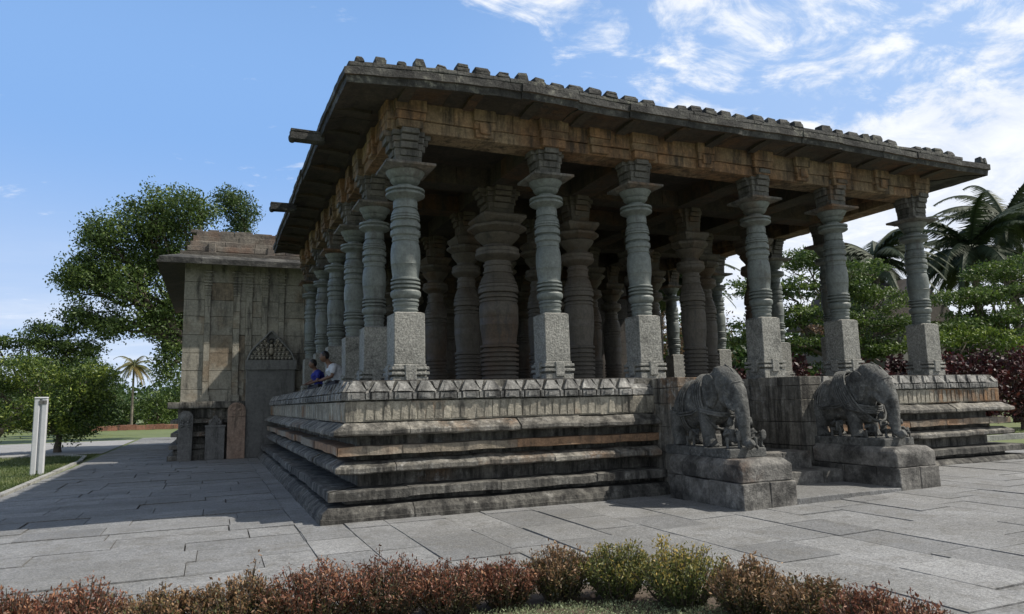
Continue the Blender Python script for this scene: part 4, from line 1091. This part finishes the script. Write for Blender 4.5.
# far hedge and low wall on the left
random.seed(21)
for i, (x, h) in enumerate(((-14, 3.6), (-10.8, 4.0), (-9.2, 2.9), (-6.0, 3.4), (-4.2, 5.2), (-1.5, 4.6), (-17.5, 3.8), (-21.5, 4.2))):
    lab = ['broad dark shrub at the back of the lawn left of the airy tree', 'rounded shrub beyond the lawn left of the small palm', 'low shrub just left of the foot of the small palm', 'low shrub just right of the foot of the small palm', 'tall bushy tree right of the small palm against the sky', 'dark bushy tree close beside the corner of the shrine', 'dark shrub beyond the cross path behind the airy tree', 'dark shrub at the left end of the far planting'][i]
    tree('garden_shrub', (x, 64 + (i % 3), 0), lab, 'shrub', (0, 0, h * .3), [(-.8, 0, h * .55, 1.5, 1.2, h * .36, 24), (.9, 0, h * .5, 1.4, 1.2, h * .34, 24), (0, 0, h * .78, 1.2, 1.1, h * .2, 14), (0, -.4, h * .2, 1.9, 1.0, h * .2, 20)],
         'leaf_mid' if i in (4, 3) else 'leaf_dark', .24, 1.0, .7, group='shrubs at the back of the lawn', trunk_r=.1)
# a far belt of woodland, one mass
def woods(name, pts, h, depth, n, mat, seed):
    random.seed(seed); LP = []; LT = []
    for i in range(n):
        t = rnd() * (len(pts) - 1); k = int(t); f = t - k; a, b = Vector(pts[k] + (0,)), Vector(pts[k + 1] + (0,)); c = a.lerp(b, f)
        hh = h * (.75 + .35 * mnoise.noise(Vector((c.x * .08, c.y * .08, seed))) + .1 * mnoise.noise(Vector((c.x * .4, c.y * .4, seed))))
        z = (rnd() ** .8) * hh; c += Vector((ru(-depth, depth), ru(-depth, depth), z)); ct = ru(.2, .7)
        LP.append(np.array(c) + NR.normal(size=(26, 3)) * np.array([.8, .8, .6])); LT.append(ct + NR.uniform(-.25, .25, 26))
    P = np.concatenate(LP)
    o = leaf_mesh(name, P, .6 * NR.uniform(.6, 1.3, len(P)), np.concatenate(LT), .6, .3, M[mat], None); tag(o, 'far belt of dark trees closing the horizon', 'woodland', kind='stuff')
woods('woodland', [(-70, 78), (-30, 84), (-12, 88), (5, 92)], 5.0, 4, 800, 'leaf_dark', 5)
woods('woodland', [(20, 62), (40, 56), (62, 46), (90, 24)], 11.0, 4, 2200, 'leaf_dark', 9)
m = MB(); x = -11.5
while x < -1: m.box(x, x + .7, 58, 58.3, 0, .42 + ru(-.05, .05), None, .02); x += .71
o = m.build('low_garden_wall', M['brick']); tag(o, 'low reddish stone wall at the far edge of the lawn', 'wall')

# right side: red shrubs, layered trees, coconuts, roofed house
random.seed(31)
reds = [(15.2, 9.2, 2.6), (17.2, 8.6, 2.9), (19.4, 8.4, 2.8), (21.6, 8.0, 3.0), (23.6, 7.9, 3.1), (25.8, 7.8, 3.2), (28.0, 7.9, 3.3), (30.2, 8.2, 3.3)]
labs = ['dark red bush seen between the rear pillars, leftmost of the red hedge', 'dark red bush seen left of the second pillar from the right end', 'dark red bush seen between the last two front pillars, left one', 'dark red bush seen between the last two front pillars, right one', 'dark red bush just right of the last front pillar', 'dark red bush behind the right end of the plinth', 'dark red bush right of the plinth end above the grass', 'dark red bush at the right edge of the red hedge']
for (x, y, h), lab in zip(reds, labs):
    tree('red_leaf_bush', (x, y, .1), lab, 'bush', (0, 0, .7), [(-.6, 0, h * .55, .9, .8, h * .34, 22), (.6, 0, h * .5, .9, .8, h * .36, 22), (0, -.2, h * .25, 1.1, .8, h * .25, 20), (0, 0, h * .8, .8, .7, h * .18, 12)],
         'leaf_red', .17, 1.3, .42, group='red-leaved bushes beyond the hall', trunk_r=.05, asp=.6)
random.seed(41)
tree('layered_tree', (24.5, 13.5, .1), 'green tree with flat tiers of foliage seen between the last front pillars', 'tree', (0, 0, 3.0),
     [(-3.6, 0, 6.2, 2.0, 1.8, .6, 44), (-1.2, 0, 7.5, 2.3, 1.8, .6, 50), (1.6, 0, 7.2, 2.0, 1.8, .6, 44), (.2, 0, 6.2, 2.8, 1.8, .6, 54), (3.3, 0, 5.9, 2.0, 1.8, .6, 40), (-2.4, 0, 5.0, 2.5, 1.6, .6, 46), (1.6, 0, 4.9, 2.8, 1.6, .6, 50), (4.2, 0, 4.6, 1.7, 1.6, .6, 30), (-4.8, 0, 4.2, 1.8, 1.6, .7, 34), (-1.2, 0, 3.7, 2.6, 1.6, .6, 44), (2.4, 0, 3.6, 2.6, 1.6, .6, 44), (0, 0, 2.4, 3.4, 1.2, .6, 40)],
     'leaf_mid', .15, 2.1, .62, trunk_r=.16, layered=True, group='tiered trees right of the hall')
tree('layered_tree', (34.5, 12.0, .1), 'large green tree with drooping tiers at the right edge of the view', 'tree', (0, 0, 3.2),
     [(-2.8, 0, 5.9, 2.3, 1.8, .5, 46), (0.2, 0, 7.3, 2.4, 1.8, .6, 50), (2.6, 0, 7.9, 2.2, 1.8, .6, 44), (-1.0, 0, 6.2, 2.4, 1.8, .5, 44), (2.2, 0, 6.6, 2.4, 1.8, .6, 44), (-1.4, 0, 5.0, 2.8, 1.8, .6, 50), (2.4, 0, 5.4, 2.2, 1.8, .7, 40), (-3.8, 0, 4.5, 2.4, 1.6, .5, 40), (.4, 0, 4.2, 2.8, 1.6, .5, 44), (-2.2, 0, 3.3, 2.8, 1.4, .6, 44), (1.6, 0, 3.1, 2.4, 1.4, .6, 36)],
     'leaf_mid', .15, 2.1, .62, trunk_r=.18, layered=True, group='tiered trees right of the hall')
tree('layered_tree', (29.0, 11.0, .1), 'low lime-green tree right of the last front pillar above the red bushes', 'tree', (0, 0, 2.2),
     [(-1.2, 0, 3.6, 1.8, 1.2, .5, 30), (1.0, 0, 4.0, 1.8, 1.2, .5, 30), (2.8, 0, 3.7, 1.5, 1.2, .5, 22)], 'leaf_lime', .15, 1.5, .55, trunk_r=.1, layered=True, group='tiered trees right of the hall')
tree('dense_tree', (17.5, 24, 0), 'dense green tree seen through the hall beside the inner pillars', 'tree', (0, 0, 2.5), [(-1.6, 0, 4.4, 2.2, 2, 1.9, 36), (1.4, 0, 4.8, 2.2, 2, 1.9, 36), (0, 0, 2.4, 3.0, 2, 1.4, 36)], 'leaf_lime', .2, 1.4, .8, trunk_r=.2)
tree('dry_tree', (22.5, 21, 0), 'brownish half-dry tree seen through the hall left of the fourth front pillar', 'tree', (0, 0, 2.5), [(-1.4, 0, 4.8, 2.0, 2, 1.5, 30), (1.2, 0, 5.0, 1.8, 2, 1.3, 26), (0, 0, 3.2, 2.4, 2, 1.2, 26)], 'leaf_brown', .16, 1.3, .8, trunk_r=.16)
tree('russet_tree', (31.0, 18.5, 0), 'small russet tree seen just left of the last front pillar', 'tree', (0, 0, 3), [(-1.0, 0, 5.0, 1.5, 1.5, 1.1, 30), (.8, 0, 4.4, 1.3, 1.3, 1.1, 24), (3.2, 0, 5.2, 1.8, 1.3, 1.1, 24)], 'leaf_brown', .18, 1.4, .7, trunk_r=.13)
palm((48.6, 20, 0), 13.4, 6.0, 'tallest coconut palm at the right edge of the view', 'frond', 46, group='coconut palms right of the hall', seed=6, tr=.2)
palm((43.2, 19, 0), 10.6, 5.8, 'coconut palm with ragged drooping fronds just right of the last pillar', 'frond', 46, group='coconut palms right of the hall', droop=1.1, seed=7, tr=.2)
palm((35.6, 20, 0), 9.8, 5.0, 'coconut palm showing between the last two front pillars', 'frond', 46, group='coconut palms right of the hall', seed=8, tr=.2)
palm((27.5, 30, 0), 9.6, 5.2, 'coconut palm seen through the hall left of the fourth front pillar', 'frond', 46, group='coconut palms right of the hall', seed=9, tr=.2)
h = empty('garden_house', (34.6, 17.0, .1), 'house with a dark sloping tiled roof half hidden behind the palms and bushes', 'house')
m = MB(); m.box(-2.4, 2.4, 0, 6, 0, 5.6, .5); m.build('wall', M['house'], h, bevel=.02)
m = MB(); m.add([(-3.0, -.5, 5.4), (3.0, -.5, 5.4), (3.0, 6.5, 5.4), (-3.0, 6.5, 5.4), (-3, -.5, 5.55), (3, -.5, 5.55), (3, 6.5, 5.55), (-3, 6.5, 5.55), (0, -.5, 7.9), (0, 6.5, 7.9)], [(0, 3, 2, 1), (0, 1, 5, 4), (2, 3, 7, 6), (4, 5, 8), (7, 9, 6), (5, 6, 9, 8), (4, 8, 9, 7), (1, 2, 6, 5), (3, 0, 4, 7)], .5); m.build('roof', M['tile'], h)
for xx in (-1.4, 0.8):
    m = MB(); m.box(xx, xx + .9, -.06, .05, 3.2, 4.5, .5); m.build('window', M['steled'], h)

# foreground hedge shrubs
random.seed(51)
bushes = [  # centre px, base px y, width px, top px y, palette, label
    (8, 662, 70, 596, 'hedge_red', 'small maroon shrub at the left edge of the foreground hedge'),
    (76, 655, 92, 589, 'hedge_red', 'low bronze-red shrub second from the left edge of the hedge'),
    (160, 650, 84, 590, 'hedge_brown', 'low sparse bronze shrub third from the left edge of the hedge'),
    (236, 642, 84, 577, 'hedge_brown', 'bronze shrub fourth from the left edge, where the hedge starts to rise'),
    (312, 632, 96, 566, 'hedge_red', 'reddish shrub in the hedge below the near corner of the plinth'),
    (384, 624, 92, 561, 'hedge_red', 'bright russet-topped shrub in the middle of the maroon hedge'),
    (448, 616, 84, 564, 'hedge_red', 'maroon shrub just left of the gap-side narrow shrub'),
    (506, 609, 60, 562, 'hedge_red', 'narrow maroon shrub left of the squared bronze shrub'),
    (560, 602, 66, 548, 'hedge_brown', 'squared bronze shrub standing apart just left of the yellow-topped one'),
    (618, 600, 76, 545, 'hedge_yellow', 'yellow-topped green shrub behind the pale groundcover'),
    (684, 607, 88, 548, 'hedge_yellow', 'green shrub with one tall yellow sprig'),
    (750, 618, 78, 562, 'hedge_brown', 'bronze-green shrub below the near elephant pedestal'),
    (812, 636, 84, 578, 'hedge_brown', 'bronze shrub sloping down toward the right of the hedge'),
    (868, 658, 80, 590, 'hedge_red', 'maroon-tipped shrub second from the right end of the hedge'),
    (925, 690, 74, 603, 'hedge_red', 'last maroon shrub at the right end of the hedge')]
def shrub(u, vb, wpx, vt, pal, lab, idx):
    g = gp(u, vb); dist = (g - CAM).dot(CF); pm = F / dist; w = wpx / pm / 2 * 1.2; h = (vb - vt) / pm * .98
    root = empty('hedge_shrub', (g.x, g.y, 0), lab, 'shrub', 'low hedge shrubs along the garden bed')
    st = MB(); lf = MB(); n = int(90 + w * 130)
    for i in range(n):
        a = rnd() * 2 * math.pi; rr = w * math.sqrt(rnd()); x, y = rr * math.cos(a), rr * math.sin(a) * .8
        k = 1 - (rr / w) ** 3 * .35; hh = h * k * ru(.78, 1.04) * (1 + .16 * mnoise.noise(Vector((g.x + x, g.y + y, 0)) * 7))
        if rnd() < .05: hh *= 1.12
        b0 = Vector((x * .35, y * .35, 0)); t = Vector((x, y, hh)); q = [b0.lerp(t, s_) + Vector((0, 0, 0)) + Vector((ru(-1, 1), ru(-1, 1), 0)) * .012 for s_ in (0, .33, .66, 1)]
        st.tube(q, [.006, .005, .004, .0025], 4)
        for j in range(72):
            s_ = .12 + .88 * (rnd() ** .75); k3 = min(2, int(s_ * 3)); p = q[k3].lerp(q[k3 + 1], s_ * 3 - k3) + Vector((random.gauss(0, .02), random.gauss(0, .02), random.gauss(0, .014)))
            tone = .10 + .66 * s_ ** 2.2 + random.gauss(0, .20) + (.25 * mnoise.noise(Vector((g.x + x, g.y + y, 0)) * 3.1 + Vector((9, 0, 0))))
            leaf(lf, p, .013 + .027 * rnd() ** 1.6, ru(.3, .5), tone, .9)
    if idx == 10:
        base = Vector((-.18 * 1, .0, h * .8))
        q = [base, base + Vector((0.0, 0, .07)), base + Vector((.005, 0, .17))]; st.tube(q, .004, 4)
        for j in range(150): leaf(lf, base + Vector((random.gauss(0, .028), random.gauss(0, .028), rnd() * .19)), ru(.02, .036), .45, ru(.7, 1), .9)
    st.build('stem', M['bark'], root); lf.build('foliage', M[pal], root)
for i, b_ in enumerate(bushes): shrub(*b_, i)
# soil bed with pale groundcover
m = MB(); K = len(BED); cx = sum(p[0] for p in BED) / K; cy = sum(p[1] for p in BED) / K
me_pts = [(x, y, .012) for x, y in BED]
m.add(me_pts, [tuple(reversed(range(K)))], .5)
o = m.build('soil_bed', M['soil']); tag(o, kind='structure')
if o.data.polygons[0].normal.z < 0: o.data.flip_normals()
lf = MB(); c = gp(625, 640)
for i in range(26000):
    u = ru(470, 780); v = ru(603, 680); lim = 606 + ((u - 620) / 150) ** 2 * 12 + 4 * mnoise.noise(Vector((u * .05, 0, 0)))
    if v < lim: continue
    p = gp(u, v); p.z = ru(.012, .05); leaf(lf, p, ru(.012, .028), .35, ru(0, 1), 1.2)
o = lf.build('groundcover', M['cover']); tag(o, 'pale green groundcover mat in front of the hedge shrubs', 'groundcover', kind='stuff')
# fallen pebble by the hedge
m = MB(); m.ball((0, 0, .025), (.035, .022, .02), seg=10, ring=6); p = gp(594, 601); o = m.build('garden_stone', M['stelep'], wear=.012, wscale=12, loc=(p.x, p.y, .01), smooth=True); tag(o, 'small pale stone lying on the soil between two hedge shrubs', 'stone')
# grass on the left lawn
n = 60000; gx_ = -5.35 - NR.random(n) ** 1.5 * 9; gy_ = NR.uniform(2, 21.5, n); P1 = np.stack([gx_, gy_, np.full(n, -.045)], 1)
n = 9000; P2 = np.stack([NR.uniform(17, 34, n), NR.uniform(4.75, 7.5, n), np.full(n, .055)], 1)
P = np.concatenate([P1, P2]); o = leaf_mesh('grass', P, NR.uniform(.05, .11, len(P)), NR.uniform(0, 1, len(P)) * .7 + .25 * np.sin(P[:, 0] * 2.3 + np.sin(P[:, 1] * 1.3) * 2), .12, 2.5, M['grass'], None)
tag(o, 'short lawn grass beside the paving', 'grass', kind='stuff')

# ------------------------------------------------------------------ light
SUNV = Vector((.76, -.30, 1.0)).normalized()
el = math.asin(SUNV.z); az = math.atan2(SUNV.x, SUNV.y)
sd = bpy.data.lights.new('sun', 'SUN'); sun = bpy.data.objects.new('sun', sd); COL.objects.link(sun)
sd.energy = 4.8; sd.angle = R(.55); sd.color = (1, .935, .84)
sun.rotation_euler = SUNV.to_track_quat('Z', 'Y').to_euler()
W = bpy.data.worlds.new('World'); S.world = W; W.use_nodes = True; nt = W.node_tree; N = nt.nodes; L = nt.links
bg = N['Background']; sky = N.new('ShaderNodeTexSky'); sky.sky_type = 'NISHITA'; sky.sun_disc = False
sky.sun_elevation = el; sky.sun_rotation = az; sky.air_density = 1.0; sky.dust_density = .6; sky.ozone_density = 1.4; sky.altitude = 900
def MN(op, a, b=None, c=None):
    x = N.new('ShaderNodeMath'); x.operation = op
    for i, v in enumerate((a, b, c)):
        if v is None: continue
        if isinstance(v, (int, float)): x.inputs[i].default_value = v
        else: L.new(v, x.inputs[i])
    return x.outputs[0]
def RP(f, a, b):
    x = N.new('ShaderNodeMapRange'); x.interpolation_type = 'SMOOTHSTEP'; x.inputs[1].default_value = a; x.inputs[2].default_value = b; L.new(f, x.inputs[0]); return x.outputs[0]
tc = N.new('ShaderNodeTexCoord'); sp = N.new('ShaderNodeSeparateXYZ'); L.new(tc.outputs['Generated'], sp.inputs[0])
X, Y, Z = sp.outputs
den = MN('ADD', MN('MAXIMUM', Z, 0.0), .16)
cb = N.new('ShaderNodeCombineXYZ'); L.new(MN('DIVIDE', X, den), cb.inputs[0]); L.new(MN('DIVIDE', Y, den), cb.inputs[1])
def WN(scale, detail, rough, dist=0, st=(1, 1, 1), off=(0, 0, 0), rot=0):
    mp = N.new('ShaderNodeMapping'); mp.inputs['Scale'].default_value = st; mp.inputs['Location'].default_value = off; mp.inputs['Rotation'].default_value = (0, 0, rot); L.new(cb.outputs[0], mp.inputs['Vector'])
    x = N.new('ShaderNodeTexNoise'); x.inputs['Scale'].default_value = scale; x.inputs['Detail'].default_value = detail; x.inputs['Roughness'].default_value = rough; x.inputs['Distortion'].default_value = dist
    L.new(mp.outputs[0], x.inputs['Vector']); return x.outputs['Fac']
n1 = WN(1.5, 12, .62, .4, (1, 1, 1), (12.3, 4.4, 0)); n2 = WN(4.5, 10, .65, .5, (1, 1.4, 1), (2, 2, 0), R(30))
east = MN('SUBTRACT', MN('MULTIPLY', RP(X, .12, .62), 1.35), .35)
lowE = MN('MULTIPLY', RP(X, .45, .80), RP(MN('SUBTRACT', .50, Z), .12, .28))
cov = MN('ADD', MN('ADD', MN('MULTIPLY', n1, .55), MN('MULTIPLY', n2, .45)), MN('ADD', MN('MULTIPLY', east, .085), MN('MULTIPLY', lowE, .34)))
cl = RP(cov, .55, .66)
n3 = WN(1.1, 7, .6, .2, (.5, 1.6, 1), (1, 5, 0)); lowW = MN('MULTIPLY', RP(MN('SUBTRACT', .34, Z), .08, .30), RP(n3, .35, .70))
n5 = WN(3.4, 9, .6, .3, (1, 1.3, 1), (12, 4, 0)); few = MN('MULTIPLY', RP(n5, .66, .76), .7)
fac = MN('MINIMUM', MN('ADD', MN('ADD', cl, few), MN('MULTIPLY', lowW, .6)), 1.0)
shade = N.new('ShaderNodeMix'); shade.data_type = 'RGBA'; L.new(RP(n2, .3, .75), shade.inputs[0]); shade.inputs[6].default_value = (9.6, 10.6, 12.4, 1); shade.inputs[7].default_value = (13.0, 13.4, 14.0, 1)
# air: blue in the visible part, paler toward the horizon
tint = N.new('ShaderNodeMix'); tint.data_type = 'RGBA'; tint.blend_type = 'MULTIPLY'; tint.inputs[0].default_value = 1; L.new(sky.outputs[0], tint.inputs[6]); tint.inputs[7].default_value = (.80, 1.0, 1.3, 1)
pale = N.new('ShaderNodeMix'); pale.data_type = 'RGBA'; L.new(MN('MULTIPLY', RP(MN('SUBTRACT', .98, Z), .0, .58), .82), pale.inputs[0]); L.new(tint.outputs[2], pale.inputs[6]); pale.inputs[7].default_value = (3.8, 6.9, 12.6, 1)
p2 = N.new('ShaderNodeMix'); p2.data_type = 'RGBA'; L.new(MN('MULTIPLY', RP(X, .2, .8), .35), p2.inputs[0]); L.new(pale.outputs[2], p2.inputs[6]); p2.inputs[7].default_value = (8.5, 10.2, 12.8, 1)
back = MN('MULTIPLY', MN('MAXIMUM', RP(MN('MULTIPLY', Y, -1.0), -.15, .35), RP(Z, .60, .85)), .85)  # unseen grey-white cloud zone behind camera and overhead, added to neutralise the fill light
p3 = N.new('ShaderNodeMix'); p3.data_type = 'RGBA'; L.new(back, p3.inputs[0]); L.new(p2.outputs[2], p3.inputs[6]); p3.inputs[7].default_value = (5.3, 5.55, 5.8, 1)
lo = N.new('ShaderNodeMix'); lo.data_type = 'RGBA'; L.new(MN('MULTIPLY', RP(MN('SUBTRACT', .36, Z), .0, .34), .72), lo.inputs[0]); L.new(p3.outputs[2], lo.inputs[6]); lo.inputs[7].default_value = (8.8, 10.2, 12.4, 1)
mx = N.new('ShaderNodeMix'); mx.data_type = 'RGBA'; L.new(fac, mx.inputs[0]); L.new(lo.outputs[2], mx.inputs[6]); L.new(shade.outputs[2], mx.inputs[7])
L.new(mx.outputs[2], bg.inputs['Color']); bg.inputs['Strength'].default_value = .075
S.view_settings.view_transform = 'Standard'; S.view_settings.look = 'None'; S.view_settings.gamma = 1; S.view_settings.exposure = .06
S.view_settings.use_curve_mapping = False
S.render.engine = 'CYCLES'
finish_grow()
